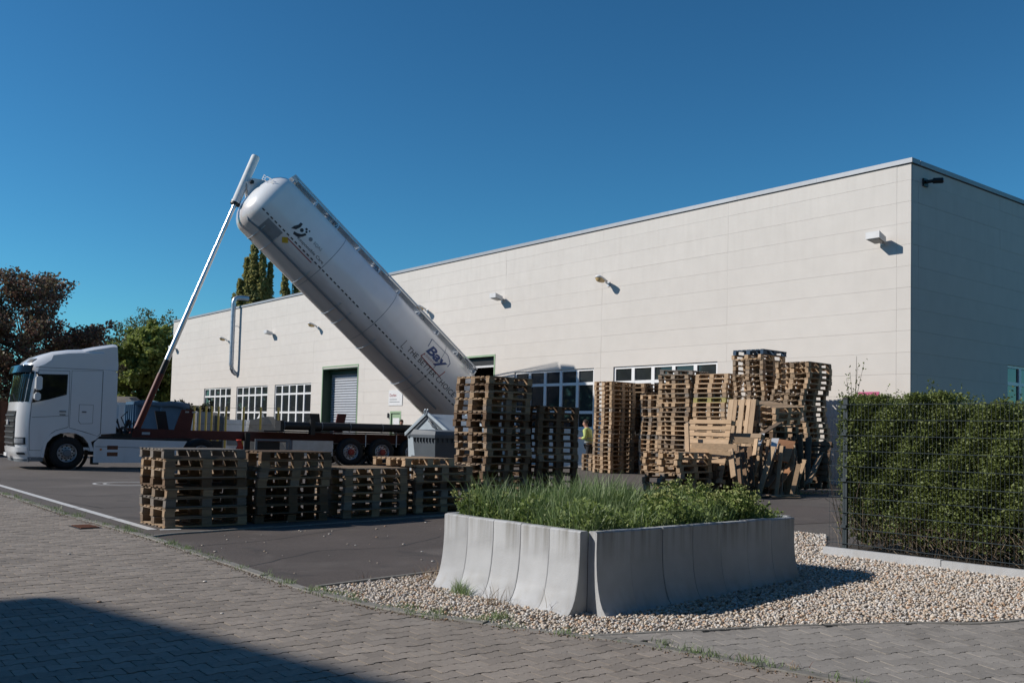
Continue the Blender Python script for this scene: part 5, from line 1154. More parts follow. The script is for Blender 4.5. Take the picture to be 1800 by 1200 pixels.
wall_run(7, LA, lambda s, d, z: (s, LB + d, z)); wall_run(5, LB, lambda s, d, z: (LA + d, s, z))
MB().box(0.003, LA - 0.003, 0.003, LB - 0.003, -0.05, 0.64).build('soil', K['soil'], pl)

def blades(P, h, w_, lean, mt, name, seed, bend=0.6):
    """P (n,3) roots -> one mesh of curved blades"""
    rg = np.random.default_rng(seed); n = len(P); az = rg.uniform(0, 2 * PI, n); ln = lean * rg.uniform(0.2, 1.4, n); fa = rg.uniform(0, 2 * PI, n); V_ = []
    for k, t in enumerate((0.0, 0.35, 0.7, 1.0)):
        off = ln * h * (t ** (1 + bend)); zc = h * t * np.sqrt(np.clip(1 - (ln * t) ** 2 * 0.5, 0.2, 1)); c = P + np.stack([np.cos(az) * off, np.sin(az) * off, zc], 1)
        ww = w_ * (1.0, 0.9, 0.6, 0.08)[k] / 2; s = np.stack([np.cos(fa) * ww, np.sin(fa) * ww, np.zeros(n)], 1); V_ += [c - s, c + s]
    V_ = np.stack(V_, 1).reshape(-1, 3); b = np.arange(n)[:, None] * 8
    F_ = np.concatenate([b + np.array([0, 1, 3, 2]), b + np.array([2, 3, 5, 4]), b + np.array([4, 5, 7, 6])]); return np_mesh(name, V_, F_, mt)
def leaves(C_, size, mt, name, seed, up=0.3, elong=1.7):
    """folded leaf faces at points C_"""
    rg = np.random.default_rng(seed); n = len(C_); d = rg.normal(0, 1, (n, 3)); d[:, 2] = d[:, 2] * 0.7 + up; d /= np.linalg.norm(d, axis=1)[:, None]
    r = rg.normal(0, 1, (n, 3)); s = np.cross(d, r); s /= np.linalg.norm(s, axis=1)[:, None] + 1e-9; nn = np.cross(d, s); L_ = (size * rg.uniform(0.6, 1.35, n))[:, None]
    w_ = L_ / elong; v = np.stack([C_, C_ + d * L_ * 0.55 + s * w_ * 0.5 + nn * w_ * 0.12, C_ + d * L_, C_ + d * L_ * 0.55 - s * w_ * 0.5 + nn * w_ * 0.12], 1).reshape(-1, 3)
    return np_mesh(name, v, np.arange(n * 4).reshape(-1, 4), mt)
def loc2w(u, v): return IC.x + ea.x * u + eb.x * v, IC.y + ea.y * u + eb.y * v
rg = np.random.default_rng(5)
nb_ = 10500; u = rg.uniform(0.03, LA - 0.03, nb_); v = rg.uniform(0.03, LB - 0.03, nb_); dens = np.sin(u * 3.1 + 1) * np.sin(v * 4.3) * 0.5 + np.sin(u * 7 + v * 5) * 0.3
keep = rg.random(nb_) < 0.78 + 0.25 * dens; u, v, dens = u[keep], v[keep], dens[keep]
hh = (0.12 + 0.14 * (dens + 0.6) + rg.uniform(0, 1, len(u)) ** 2 * 0.24 + 0.06 * (v > 0.9)) * np.clip(0.7 + v / LB * 0.5, 0.7, 1.1) * np.where((u > 2.3) | (v > 1.7) & (u < 0.8), 0.72, 1.0)
X, Y = loc2w(u, v); gm = blades(np.stack([X, Y, np.full(len(u), 0.635)], 1), hh, 0.0115, 0.45, K['grass'], 'planter_grass', 6)
tag(link('planter_grass', gm), 'dense green grass growing inside the concrete planter', 'grass', kind='stuff')
nh = 30000; uh = rg.uniform(0.02, LA - 0.02, nh); vh = rg.uniform(0.02, LB - 0.02, nh); bush = 0.5 + 0.5 * np.sin(uh * 5.3 + 2 * np.sin(vh * 3)) * np.sin(vh * 6.1 + 1)
zh = 0.63 + rg.random(nh) * (0.12 + 0.22 * bush); X, Y = loc2w(uh, vh)
tag(link('planter_herbs', leaves(np.stack([X, Y, zh], 1), 0.048, K['weed'], 'planter_herbs', 9, 0.7, 2.2)), 'low leafy herbs filling the planter between the grass', 'herbs', kind='stuff')
def weed(u0, v0, h, seed, label):
    """bushy herb: stems, leaves, flat yellowish heads"""
    rg = np.random.default_rng(seed); x, y = loc2w(u0, v0); r = tag(empty('flowering_weed', (x, y, 0.63)), label, 'plant', 'flowering weeds in the planter'); m = MB(); L_, B_ = [], []
    for k in range(22):
        a = rg.uniform(0, 2 * PI); rr = 0.27 * math.sqrt(rg.random()); hk = h * rg.uniform(0.7, 1.05) * (1 - rr * 0.9); tip = Vector((math.cos(a) * rr, math.sin(a) * rr, hk)); base = tip * 0.25; base.z = 0
        m.tube([base, base.lerp(tip, 0.5) + Vector((0.01, 0.01, 0)), tip], [0.004, 0.0035, 0.002], 4, False)
        for j in range(34): f = rg.uniform(0.15, 0.97); L_.append(tuple(base.lerp(tip, f) + Vector(rg.normal(0, 0.022, 3))))
        for j in range(16): B_.append(tuple(tip + Vector((rg.normal(0, 0.022), rg.normal(0, 0.022), rg.normal(0.004, 0.005)))))
    m.build('stems', K['weed'], r); tag(link('foliage', leaves(np.array(L_), 0.052, K['weed'], 'foliage', seed, 0.5, 2.4), r), kind='stuff'); tag(link('flower_heads', leaves(np.array(B_), 0.026, K['bloom'], 'flower_heads', seed + 1, 0.9, 1.1), r), kind='stuff')
for i, (a, b, h, lab) in enumerate(((3.0, 0.55, 0.36, 'rounded flowering weed at far right corner of planter'), (2.72, 1.0, 0.42, 'tall rounded flowering weed second from right in planter'), (2.55, 0.30, 0.34, 'flowering weed along the shaded right rim of planter'), (2.1, 0.35, 0.33, 'flowering weed mid way along the shaded rim'), (1.55, 0.45, 0.32, 'flowering weed amid the grass near the middle rim'), (0.20, 1.74, 0.32, 'flowering weed at the left end of planter'), (0.35, 1.55, 0.26, 'small weed beside the left end of planter'), (3.02, 1.5, 0.36, 'flowering weed at the back right of planter'))): weed(a, b, h * 1.28, 40 + i, lab)
# tufts on kerbs and at the foot of the planter
def tuft(x, y, n, h, mt, seed, spread=0.06):
    rg = np.random.default_rng(seed); P = np.stack([x + rg.normal(0, spread, n), y + rg.normal(0, spread, n), np.full(n, gh(x, y) + 0.02)], 1); return P, h * rg.uniform(0.4, 1.1, n)
def tufts(name, spots, mt, w_, lean, label, seed):
    Ps, Hs = [], []
    for i, (x, y, n, h, s) in enumerate(spots): P, H_ = tuft(x, y, n, h, mt, seed + i, s); Ps.append(P); Hs.append(H_)
    tag(link(name, blades(np.concatenate(Ps), np.concatenate(Hs), w_, lean, mt, name, seed)), label, 'grass', kind='stuff')
rr = random.Random(8); spots = []; dry = []
for i in range(330):
    q = KLS[rr.randrange(int(len(KLS) * 0.30), int(len(KLS) * 0.97))]; sft = rr.uniform(-0.10, 0.03)
    if rr.random() < 0.75: spots.append((q[0] - 0.6 * sft + rr.uniform(-.02, .02), q[1] + sft, rr.randrange(6, 26), rr.uniform(0.02, 0.08), 0.04))
for px, py, n, h in ((560, 1042, 60, 0.06), (585, 1047, 60, 0.06), (610, 1050, 40, 0.05), (850, 1096, 60, 0.07), (880, 1092, 80, 0.09), (770, 1082, 50, 0.07), (720, 1072, 50, 0.06), (1240, 1155, 40, 0.06), (1160, 1135, 30, 0.05), (1320, 1168, 50, 0.06), (235, 938, 60, 0.10), (215, 932, 50, 0.09), (140, 910, 50, 0.10), (100, 897, 40, 0.09), (30, 875, 40, 0.1), (300, 958, 40, 0.07), (330, 968, 40, 0.07)):
    x, y = G(px, py); spots.append((x, y, n, h, 0.05))
for px, py, n, h in ((805, 1045, 90, 0.16), (818, 1050, 70, 0.12), (795, 1030, 50, 0.14)): x, y = G(px, py); spots.append((x, y, n, h, 0.04))
for px, py, n, h in ((752, 1022, 40, 0.20), (735, 1028, 25, 0.16), (768, 1018, 30, 0.22), (862, 1068, 30, 0.22), (880, 1066, 22, 0.18), (975, 1080, 8, 0.26), (1090, 1084, 10, 0.08), (1300, 1165, 20, 0.05), (1390, 1180, 30, 0.06), (640, 1020, 8, 0.12)): x, y = G(px, py); dry.append((x, y, n, h, 0.05))
for i in range(60):
    q = KLS[rr.randrange(int(len(KLS) * 0.55), int(len(KLS) * 0.97))]; dry.append((q[0] + rr.uniform(-.06, .06), q[1] + rr.uniform(-.09, .02), rr.randrange(4, 14), rr.uniform(0.015, 0.05), 0.05))
tufts('kerb_grass', spots, K['grass'], 0.006, 0.7, 'green grass tufts sprouting along the kerb joints', 60)
tufts('dry_grass', dry, K['drygrass'], 0.004, 0.8, 'dry reddish grass stalks by the planter and kerb', 61)
wl = []
for i in range(26): px = 1000 + i * 18; x, y = G(px, 866 + rr.uniform(-3, 4)); wl.append((x, y, 14, 0.12, 0.10))
tufts('yard_weeds', wl, K['grass'], 0.012, 0.7, 'low weeds along the foot of the scrap wood', 62)

# ------------------------------------------------------------------ fence and hedge
F0 = Vector((*G(1483, 972), 0)); F0.z = gh(F0.x, F0.y) + 0.10; fd = Vector((0.62, -0.785, 0)).normalized(); fn = Vector((-fd.y, fd.x, 0))
fe = tag(empty('wire_fence', F0, math.atan2(fd.y, fd.x)), 'dark grey double wire mesh fence in front of the hedge', 'fence')
for i in range(2):
    x = 2.52 * i; MB().box(x - 0.03, x + 0.03, 0.012, 0.052, -0.16, 1.90).build('post', K['fence'], fe); MB().box(x - 0.034, x + 0.034, 0.008, 0.056, 1.901, 1.925).build('post_cap', K['black'], fe)
    for z in (0.25, 0.85, 1.45, 1.8): MB().box(x - 0.035, x + 0.035, -0.018, 0.011, z - 0.02, z + 0.02).build('clamp', K['fence'], fe)
for k in range(10):
    z = 0.03 + 0.2 * k
    for y in (-0.008, 0.004): MB().tube([(-0.22, y, z), (5.0, y, z)], 0.004, 6).build('rail', K['fence'], fe)
m = MB()
for i in range(105): x = -0.21 + 0.05 * i; m.bar((x, -0.002, -0.01), (x, -0.002, 1.86), 0.0026, 0.0026, up=(0, 1, 0))
tag(m.build('upright_wires', K['fence'], fe), kind='stuff')
rg = np.random.default_rng(17); nL = 190000
s = rg.uniform(-0.16, 4.6, nL); dp = np.abs(rg.normal(0, 0.16, nL)); z = rg.uniform(0.02, 1.0, nL) ** 0.8 * 2.0
lump = 0.10 * np.sin(s * 2.7 + 1) * np.sin(z * 3.1) + 0.07 * np.sin(s * 6.1 + z * 4.0) + 0.05 * np.sin(s * 11 - z * 9); topz = 1.86 + 0.09 * np.sin(s * 2.1) + 0.06 * np.sin(s * 7.3) + 0.04 * np.sin(s * 17)
ok = (z < topz) & (dp < 0.9); thin = np.clip((z - 0.05) / 0.75, 0.10, 1); hole = np.sin(s * 4.3 + 2) * np.sin(z * 5.1 + 1) + 0.5 * np.sin(s * 9.7) * np.sin(z * 8.3); ok &= rg.random(nL) < thin * np.where(hole > 0.6, 0.6, 1)
back = 0.055 + np.clip(lump, -0.1, 0.2) * 0.9 + 0.02 + dp + 0.10 * (s < -0.02); k2 = rg.random(nL) < 0.16; back = np.where(k2 & (z > 1.2), rg.uniform(0.1, 1.0, nL), back); z = np.where(k2 & (z > 1.2), topz - np.abs(rg.normal(0, 0.10, nL)), z)
endk = rg.random(nL) < 0.10; s = np.where(endk, -0.16 + np.abs(rg.normal(0, 0.12, nL)), s); back = np.where(endk, rg.uniform(0.08, 0.95, nL), back)
P = np.stack([F0.x + fd.x * s + fn.x * back, F0.y + fd.y * s + fn.y * back, F0.z + z], 1)[ok]
hg = tag(empty('hedge', (F0.x, F0.y, 0)), 'clipped leafy green hedge growing behind the wire fence', 'hedge'); HM = Matrix.Translation((-F0.x, -F0.y, 0))
def hchild(name, me): o = link(name, me, hg); o.matrix_parent_inverse = HM; return o
shoots = []; rs_ = np.random.default_rng(20)
for i in range(110):
    a = rs_.uniform(-0.1, 4.5); b = rs_.uniform(0.10, 0.9); h_ = rs_.uniform(0.06, 0.26); z0 = 1.80 + 0.09 * math.sin(a * 2.1) + 0.06 * math.sin(a * 7.3); lx, ly = rs_.normal(0, 0.06, 2)
    for t_ in np.linspace(0, 1, 9): shoots.append((F0.x + fd.x * (a + lx * t_) + fn.x * (b + ly * t_) + rs_.normal(0, .012), F0.y + fd.y * (a + lx * t_) + fn.y * (b + ly * t_) + rs_.normal(0, .012), F0.z + z0 + h_ * t_))
for i in range(90):   # shoots pushing out through the mesh
    a = rs_.uniform(-0.15, 4.4); z0 = rs_.uniform(0.4, 1.75); dx_, dz_ = rs_.normal(0, 0.07), rs_.uniform(0.02, 0.14)
    for t_ in np.linspace(0, 1, 7): b = 0.10 - 0.17 * t_; shoots.append((F0.x + fd.x * (a + dx_ * t_) + fn.x * b, F0.y + fd.y * (a + dx_ * t_) + fn.y * b, F0.z + z0 + dz_ * t_))
tag(hchild('shoots', leaves(np.array(shoots), 0.036, K['hedge'], 'shoots', 21, 0.4, 1.7)), kind='stuff')
nD = 26000; sD = rg.uniform(-0.1, 4.6, nD); zD = rg.uniform(0.02, 1.8, nD)
PD = np.stack([F0.x + fd.x * sD + fn.x * (bD := rg.uniform(0.40, 0.95, nD)), F0.y + fd.y * sD + fn.y * bD, F0.z + zD], 1)
tag(hchild('inner_foliage', leaves(PD, 0.085, K['hedge'], 'inner_foliage', 19, 0.2, 1.5)), kind='stuff')
tag(hchild('foliage', leaves(P, 0.034, K['hedge'], 'foliage', 18, 0.25, 1.6)), kind='stuff')
m = MB(); rt = random.Random(3)
for i in range(200):
    a = rt.uniform(-0.1, 4.5); b = rt.uniform(0.12, 0.9); z0 = rt.uniform(0, 0.5); p0 = F0 + fd * a + fn * b; p1 = p0 + fd * rt.uniform(-0.25, 0.25) + fn * rt.uniform(-0.12, 0.08) + Vector((0, 0, rt.uniform(0.5, 1.3))); p0.z = F0.z - 0.1 + z0; p1.z = p0.z + rt.uniform(0.4, 1.2)
    m.tube([p0, p0.lerp(p1, 0.5) + Vector((rt.uniform(-.04, .04), rt.uniform(-.04, .04), 0)), p1], [0.008, 0.006, 0.003], 4, False)
tag(hchild('branches', m.mesh('branches', K['twig'])), kind='stuff')
m = MB()
for i in range(900):
    a = rt.uniform(-0.15, 4.5); b = rt.uniform(0.06, 0.55); p0 = F0 + fd * a + fn * b; d = fd * rt.uniform(-0.3, 0.3) + fn * rt.uniform(-0.15, 0.15) + Vector((0, 0, rt.uniform(0.02, 0.35))); p0.z = F0.z + rt.uniform(-0.06, 0.30); m.tube([p0, p0 + d * 0.5 + Vector((0, 0, 0.02)), p0 + d], [0.004, 0.003, 0.0015], 3, False)
tag(hchild('dry_twigs', m.mesh('dry_twigs', K['drytwig'])), kind='stuff')
V5 = np.array([[-0.3, 0.05], [4.7, 0.05], [4.7, 1.2], [-0.3, 1.2]])
hb = [(F0.x + fd.x * a + fn.x * b, F0.y + fd.y * a + fn.y * b) for a, b in V5]; sheet('hedge_soil', hb, 0.02, K['soil'])
# sapling behind the hedge
q = AT(1500, 700, 15.2); sp_ = tag(empty('sapling', (q.x, q.y, gh(q.x, q.y))), 'thin sapling rising above the left end of hedge', 'sapling'); m = MB(); LP = []
for i in range(7):
    a = i * 0.9; t = Vector((0.10 * math.cos(a) + 0.03 * i - 0.1, 0.10 * math.sin(a), 2.15 + 0.085 * i)); b0 = Vector((0.01, 0, 1.3 + 0.1 * i)); m.tube([b0, t], [0.006, 0.002], 4, False); LP += [tuple(b0.lerp(t, f) + Vector((rt.gauss(0, .02), rt.gauss(0, .02), rt.gauss(0, .02)))) for f in np.linspace(0.3, 1.05, 13)]
m.tube([(0, 0, 0), (0.02, 0, 1.5), (0.05, 0, 2.75)], [0.012, 0.008, 0.003], 5); m.build('stem', K['twig'], sp_); link('foliage', leaves(np.array(LP), 0.05, K['hedge'], 'foliage', 77, 0.4), sp_)

# ------------------------------------------------------------------ trees
def tree(name, px, Y, h, rx, rz, zc, leafk, nl, ls, label, seed, nclu=120, spray=0.7, up=0.35, trunk_r=0.22, gaps=0.25, asym=0.0, limbs=26, base=True):
    rg = np.random.default_rng(seed); q = AT(px, 740, Y); r = tag(empty(name, (q.x, q.y, gh(q.x, q.y))), label, 'tree', 'trees beyond the yard'); cl = []
    while len(cl) < nclu:
        p = rg.uniform(-1, 1, 3); d = np.linalg.norm(p)
        if d > 1 or d < 0.35 * rg.random(): continue
        if math.sin(p[0] * 5 + seed) * math.sin(p[2] * 6 + 1) * math.sin(p[1] * 4 + 2) > gaps: continue
        cl.append(p * np.array([rx, rx, rz]) * rg.uniform(0.85, 1.08))
    cl = np.array(cl); cl[:, 0] += asym * (h - zc - cl[:, 2]) / h * rx; k = nl // nclu; out = cl / (np.linalg.norm(cl, axis=1)[:, None] + 1e-6); out[:, 2] = out[:, 2] * 0.5 + up
    L_ = []
    for c, o in zip(cl, out):
        t = rg.uniform(-0.6, 1.0, k)[:, None]; wd = rg.normal(0, 1, (k, 3)) * np.array([0.30, 0.30, 0.17]) * spray; L_.append(c + o * t * spray * 1.15 + wd * (1.15 - 0.5 * np.abs(t)))
    L_ = np.concatenate(L_) + np.array([0, 0, zc]); L_ = L_[L_[:, 2] > 0.3]
    tag(link('crown', leaves(L_, ls, K[leafk], 'crown', seed + 1, 0.15, 1.5), r), kind='stuff')
    m = MB(); m.tube([(0, 0, -0.2), (0.05, 0, zc * 0.45), (0.0, 0.1, zc), (0.1, 0, zc + rz * 0.55)], [trunk_r * 1.25, trunk_r, trunk_r * 0.6, 0.04], 9); m.build('trunk', K['bark'], r, 60)
    m = MB()
    for c in cl[rg.permutation(len(cl))[:limbs * 2]]:
        b0 = Vector((0, 0, zc + min(c[2], 0.4 * rz) * 0.7 - 0.25 * rz)); e = Vector(c) + Vector((0, 0, zc)); b0.z = max(b0.z, zc * 0.3); m.tube([b0, b0.lerp(e, 0.5) + Vector((0, 0, -0.15)), e], [trunk_r * 0.22, trunk_r * 0.11, 0.010], 5, False)
    tag(m.build('limbs', K['bark'], r), kind='stuff'); return r
tree('copper_beech', 38, 56, 10.4, 4.2, 4.5, 5.5, 'copper', 46000, 0.20, 'broad copper leaved tree left behind the truck', 101, 170, 0.95, 0.32, 0.3, 0.06, asym=0.0, limbs=36)
tree('copper_beech', 128, 60, 6.6, 2.2, 2.6, 4.2, 'copper', 16000, 0.20, 'smaller copper leaved tree just above the truck cab', 102, 60, 0.8, 0.25, 0.16, 0.2, limbs=24)
tree('chestnut_tree', 252, 79, 10.0, 3.4, 4.1, 5.8, 'treeleaf', 50000, 0.30, 'dense round green tree between truck and hall', 103, 170, 0.62, 0.15, 0.25, 0.5, limbs=20)
tree('young_tree', 255, 84, 11.6, 2.9, 2.6, 8.5, 'youngleaf', 9000, 0.19, 'airy tree with young pale leaves above the round green tree', 104, 90, 0.75, 0.6, 0.14, 0.3, limbs=45)
tree('young_tree', 208, 82, 9.6, 1.5, 1.8, 6.6, 'youngleaf', 2600, 0.18, 'sparse young tree right behind the cab roof', 105, 50, 0.6, 0.8, 0.1, 0.3, limbs=30)
def poplar(px, Y, h, r0, leafk, label, seed, spires, nl):
    rg = np.random.default_rng(seed); q = AT(px, 740, Y); r = tag(empty('poplar_tree', (q.x, q.y, gh(q.x, q.y))), label, 'tree', 'trees beyond the yard'); L_ = []; m = MB()
    for dx, dy, hh_, rr_ in spires:
        zb = hh_ * 0.12; m.tube([(dx * 0.3, dy, zb), (dx, dy, hh_ * 0.5), (dx, dy, hh_ * 0.97)], [0.16, 0.10, 0.015], 5, False); n = int(nl * rr_ * hh_); t = rg.random(n) ** 0.9; z = zb + t * (hh_ - zb)
        rad = rr_ * np.clip(np.sin(np.clip(t * 1.02, 0, 1) * PI) ** 0.55, 0.05, 1) * (0.62 + 0.38 * np.sin(z * 2.6 + dx * 5) * np.sin(z * 5.3 + dx * 9)) * (1 + 0.25 * np.sin(z * 1.1 + dx * 3)); a = rg.uniform(0, 2 * PI, n); rd = rad * np.sqrt(rg.random(n)); L_.append(np.stack([dx + np.cos(a) * rd, dy + np.sin(a) * rd, z + rg.normal(0, .05, n)], 1))
    tag(link('crown', leaves(np.concatenate(L_), 0.30, K[leafk], 'crown', seed, 0.9, 1.5), r), kind='stuff'); tag(m.build('limbs', K['bark'], r), kind='stuff'); MB().tube([(0, 0, -0.2), (0, 0, h * 0.3), (0, 0, h * 0.9)], [0.4, 0.28, 0.03], 8).build('trunk', K['bark'], r, 60)
poplar(434, 92, 19.3, 1.4, 'poplar', 'tallest poplar rising behind the hall left of the tank', 201, [(0.1, 0, 19.4, 0.8), (-0.7, 0.4, 17.6, 0.7), (1.0, -0.2, 18.4, 0.55), (-1.2, 0, 15.4, 0.7), (0.3, 0.6, 17.0, 0.9), (-1.7, 0.2, 13.9, 0.6), (1.6, 0.4, 17.2, 0.45), (-0.4, 0.1, 15.9, 0.9), (1.3, 0, 15.6, 0.6), (0.7, 0.3, 14.6, 0.8)], 700)
poplar(505, 94, 17.2, 1.2, 'poplar', 'second poplar behind the hall beside the tank belly', 202, [(-0.75, 0, 17.0, 0.42), (0.3, 0.3, 16.6, 0.5), (1.0, 0, 16.2, 0.6), (-0.5, 0.3, 14.8, 0.45), (1.6, 0.2, 15.2, 0.5), (0.5, 0, 14.6, 0.6)], 700)
poplar(152, 95, 11.6, 1.2, 'darkleaf', 'bare twiggy poplar row behind the truck roof', 203, [(-1.6 + 0.45 * i, 0.3 * (i % 2), 9.6 + 0.7 * ((i * 7) % 4) / 2, 0.16) for i in range(16)], 70)
# dark shrubs closing the view between truck and hall
rg = np.random.default_rng(31); P = np.stack([rg.uniform(-44, -15, 26000), rg.uniform(66, 68, 26000), rg.random(26000) ** 0.8 * 3.4], 1); P[:, 2] *= 0.8 + 0.2 * np.sin(P[:, 0] * 1.3) * np.sin(P[:, 0] * 0.7)
tag(link('boundary_shrubs', leaves(P, 0.30, K['darkleaf'], 'boundary_shrubs', 32, 0.3)), 'dark mass of shrubs at the far yard boundary', 'shrubs', kind='stuff')

# tree belt along the street to the right of and behind the camera (unseen; added to block sky light and deepen the shade, shows only in window reflections)
rg = np.random.default_rng(71); n = 42000; tq = rg.random(n); bx_ = 34 - 30 * tq + rg.normal(0, 1.6, n); by_ = 14 - 40 * tq + rg.normal(0, 1.6, n); bz_ = 0.4 + rg.random(n) ** 0.85 * (11.5 + 2.5 * np.sin(tq * 31) + 1.5 * np.sin(tq * 67))
tag(link('shading_tree_belt', leaves(np.stack([bx_, by_, bz_], 1), 0.75, K['treeleaf'], 'shading_tree_belt', 72, 0.2)), 'unseen belt of trees added at right to block sky light', 'trees', kind='stuff')
n = 40000; tq = rg.random(n); P = np.stack([-62 + rg.normal(0, 2, n), -40 + 130 * tq, 0.3 + rg.random(n) ** 0.85 * (9.5 + 2.5 * np.sin(tq * 40) + 1.5 * np.sin(tq * 93))], 1)  # unseen belt added so the hall windows reflect dark trees instead of bright sky
tag(link('reflection_tree_belt', leaves(P, 0.9, K['treeleaf'], 'reflection_tree_belt', 73, 0.2)), 'unseen belt of trees added at left to darken window reflections', 'trees', kind='stuff')
rg = np.random.default_rng(83); n = 5200; bv, bf = ico(); i0, i1 = int(len(KLS) * 0.22), len(KLS) - 12; ii = rg.integers(i0, i1, n); KA = np.array(KLS); sd_ = np.abs(rg.normal(0, 0.05, n)) + 0.05; dn = 0.5 + 0.5 * np.sin(ii * 0.37) * np.sin(ii * 0.11 + 1)
kp = rg.random(n) < 0.25 + 0.75 * dn; ii, sd_ = ii[kp], sd_[kp]; n = len(ii); tx = KA[ii + 1] - KA[ii - 1]; tx /= np.linalg.norm(tx, axis=1)[:, None]; x = KA[ii, 0] + tx[:, 1] * sd_ + tx[:, 0] * rg.uniform(-.06, .06, n); y = KA[ii, 1] - tx[:, 0] * sd_ + tx[:, 1] * rg.uniform(-.06, .06, n); r = rg.uniform(0.003, 0.0085, n)
Vd = (bv[None] * r[:, None, None] * rg.uniform(0.6, 1.5, (n, 1, 3)) * np.array([1, 1, 0.6]) + np.stack([x, y, ghn(x, y) + 0.026], 1)[:, None]).reshape(-1, 3); Fd = (bf[None] + 12 * np.arange(n)[:, None, None]).reshape(-1, 3)
tag(link('kerb_dirt', np_mesh('kerb_dirt', Vd, Fd, K['crumb'])), 'brown grit and crumbs collected along the street kerb', 'dirt', kind='stuff')
# small stone chips and scraps lying on the asphalt
rg = np.random.default_rng(81); bv, bf = ico(); sv, sf = [], []
for i in range(70):
    x, y = G(rg.uniform(330, 790), rg.uniform(915, 1010)) if i < 45 else G(rg.uniform(20, 900), rg.uniform(960, 1120))
    sv.append(bv * np.array([1.5, 1.0, 0.5]) * rg.uniform(0.006, 0.017) + np.array([x, y, gh(x, y) + (0.014 if i < 45 else 0.032)])); sf.append(bf + 12 * i)
tag(link('stone_chips', np_mesh('stone_chips', np.concatenate(sv), np.concatenate(sf), K['pebble'])), 'pale stone chips scattered over the asphalt and pavers', 'stones', kind='stuff')

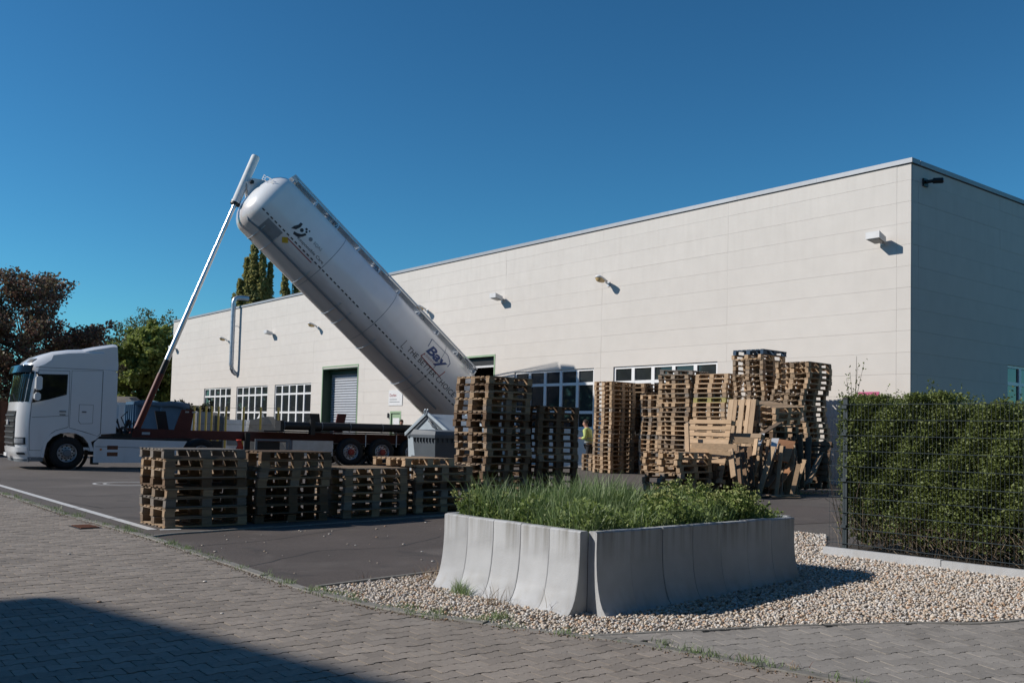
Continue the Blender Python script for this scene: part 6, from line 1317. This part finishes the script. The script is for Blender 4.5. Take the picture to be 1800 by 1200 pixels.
# ------------------------------------------------------------------ people
def skin_mesh(name, J, E, mt, sub=2, root=0):
    me = bpy.data.meshes.new(name); me.from_pydata([j[:3] for j in J], E, []); o = bpy.data.objects.new(name, me); COL.objects.link(o)
    o.modifiers.new('s', 'SKIN'); sv = me.skin_vertices[0].data
    for i, j in enumerate(J): r = j[3]; sv[i].radius = r if isinstance(r, tuple) else (r, r); sv[i].use_root = (i == root)
    ss = o.modifiers.new('u', 'SUBSURF'); ss.levels = sub; ss.render_levels = sub
    out = bpy.data.meshes.new_from_object(o.evaluated_get(bpy.context.evaluated_depsgraph_get())); bpy.data.objects.remove(o)
    out.materials.clear(); out.materials.append(mt); out.shade_smooth(); return out
def person(loc, yaw, jacket, label, bend=0.12):
    """x right, y forward, z up; standing, forearms raised in front of the body"""
    r = tag(empty('person', loc, yaw), label, 'person'); b = bend
    J = [(0, 0, 0.95, (0.15, 0.11)), (0, 0.02, 1.12, (0.14, 0.10)), (0, 0.04 + b * 0.3, 1.33, (0.17, 0.11)), (0, 0.05 + b * 0.6, 1.46, (0.10, 0.085)), (0, 0.06 + b * 0.8, 1.53, 0.055), (0, 0.09 + b, 1.60, (0.075, 0.09)), (0, 0.09 + b, 1.68, (0.078, 0.095)), (0, 0.08 + b, 1.76, (0.05, 0.06))]; E = [(i, i + 1) for i in range(7)]
    for s in (-1, 1):
        k = len(J); J += [(0.19 * s, 0.05 + b * 0.5, 1.42, 0.06), (0.25 * s, 0.02 + b * 0.3, 1.15, 0.045), (0.17 * s, 0.25, 1.12, 0.036), (0.12 * s, 0.33, 1.13, (0.04, 0.02))]; E += [(3, k), (k, k + 1), (k + 1, k + 2), (k + 2, k + 3)]; h = k + 3
        for f in range(4): q = len(J); J += [(0.12 * s + (f - 1.5) * 0.019, 0.385 + 0.006 * (f in (1, 2)), 1.135, 0.009), (0.12 * s + (f - 1.5) * 0.02, 0.415 + 0.008 * (f in (1, 2)), 1.115, 0.008)]; E += [(h, q), (q, q + 1)]
        q = len(J); J += [(0.12 * s - 0.04 * s, 0.345, 1.15, 0.010), (0.12 * s - 0.05 * s, 0.375, 1.15, 0.009)]; E += [(h, q), (q, q + 1)]
        k = len(J); J += [(0.095 * s, 0.0, 0.86, 0.085), (0.10 * s, 0.02, 0.50, 0.058), (0.10 * s, -0.01, 0.09, 0.042), (0.105 * s, 0.14, 0.035, 0.035)]; E += [(0, k), (k, k + 1), (k + 1, k + 2), (k + 2, k + 3)]
    link('body', skin_mesh('body', J, E, K['skin']), r)
    JJ = [(0, 0, 0.90, (0.185, 0.14)), (0, 0.02, 1.05, (0.19, 0.145)), (0, 0.04 + b * 0.3, 1.28, (0.205, 0.145)), (0, 0.05 + b * 0.55, 1.43, (0.15, 0.12)), (0, 0.06 + b * 0.75, 1.52, 0.085)]; EE = [(i, i + 1) for i in range(4)]
    for s in (-1, 1): k = len(JJ); JJ += [(0.20 * s, 0.05 + b * 0.5, 1.41, 0.085), (0.27 * s, 0.02 + b * 0.3, 1.15, 0.072), (0.18 * s, 0.23, 1.12, 0.056)]; EE += [(3, k), (k, k + 1), (k + 1, k + 2)]
    jk = link('jacket', skin_mesh('jacket', JJ, EE, K[jacket]), r)
    if jacket == 'hivis':
        for z, rx, ry in ((1.00, 0.215, 0.168), (1.13, 0.222, 0.172)): MB().add([(rx * math.cos(2 * PI * i / 24), 0.02 + ry * math.sin(2 * PI * i / 24), z + dz) for dz in (-0.025, 0.025) for i in range(24)], [(i, (i + 1) % 24, 24 + (i + 1) % 24, 24 + i) for i in range(24)]).build('reflective_band', K['reflect'], jk, 60)
    JJ = [(0, 0, 0.93, (0.165, 0.125))]; EE = []
    for s in (-1, 1): k = len(JJ); JJ += [(0.095 * s, 0.0, 0.84, 0.105), (0.10 * s, 0.02, 0.50, 0.078), (0.10 * s, -0.01, 0.10, 0.068)]; EE += [(0, k), (k, k + 1), (k + 1, k + 2)]
    link('trousers', skin_mesh('trousers', JJ, EE, K['trouser']), r)
    for s in (-1, 1): MB().hexa([(0.105 * s - 0.05, -0.09, 0), (0.105 * s + 0.05, -0.09, 0), (0.105 * s + 0.045, 0.20, 0), (0.105 * s - 0.045, 0.20, 0), (0.105 * s - 0.042, -0.08, 0.11), (0.105 * s + 0.042, -0.08, 0.11), (0.105 * s + 0.035, 0.18, 0.05), (0.105 * s - 0.035, 0.18, 0.05)]).build('shoe', K['black'], r)
    hy_ = 0.08 + b; m = MB(); n = 12; vs = []
    for j in range(6):
        t = j / 5 * PI * 0.56
        for i in range(n): a = 2 * PI * i / n; vs.append((0.092 * math.sin(t) * math.cos(a), hy_ - 0.012 + 0.112 * math.sin(t) * math.sin(a), 1.695 + 0.115 * math.cos(t) + (0.05 if (math.sin(a) > 0.3 and j > 3) else 0)))
    m.add(vs, [(j * n + i, j * n + (i + 1) % n, (j + 1) * n + (i + 1) % n, (j + 1) * n + i) for j in range(5) for i in range(n)]).build('hair', K['hair'], r, 60)
    for s in (-1, 1):
        MB().lathe([(0.001, -0.006), (0.016, 0), (0.022, 0.01), (0.001, 0.014)], (0.084 * s, hy_, 1.655), (s, 0, 0), 10).build('ear', K['skin'], r, 60); MB().lathe([(0.001, 0.004), (0.010, 0.0), (0.011, -0.01)], (0.03 * s, hy_ + 0.088, 1.675), (0, 1, 0), 8).build('eye', K['black'], r, 60)
    MB().add([(0, hy_ + 0.085, 1.685), (-0.014, hy_ + 0.09, 1.635), (0.014, hy_ + 0.09, 1.635), (0, hy_ + 0.118, 1.640)], [(0, 1, 3), (0, 3, 2), (1, 2, 3), (0, 2, 1)]).build('nose', K['skin'], r); MB().box(-0.022, 0.022, hy_ + 0.082, hy_ + 0.094, 1.604, 1.612).build('mouth', K['redhub'], r)
q = AT(1036, 800, 34.3); person((q.x, q.y, gh(q.x, q.y)), RAD(62), 'hivis', 'worker in a yellow-green high-visibility jacket seen from behind between pallet stacks', 0.10)
q = AT(703, 800, 43.0); person((q.x, q.y, gh(q.x, q.y)), RAD(200), 'trouser', 'dark haired person behind the trailer with only the head showing', 0.02)
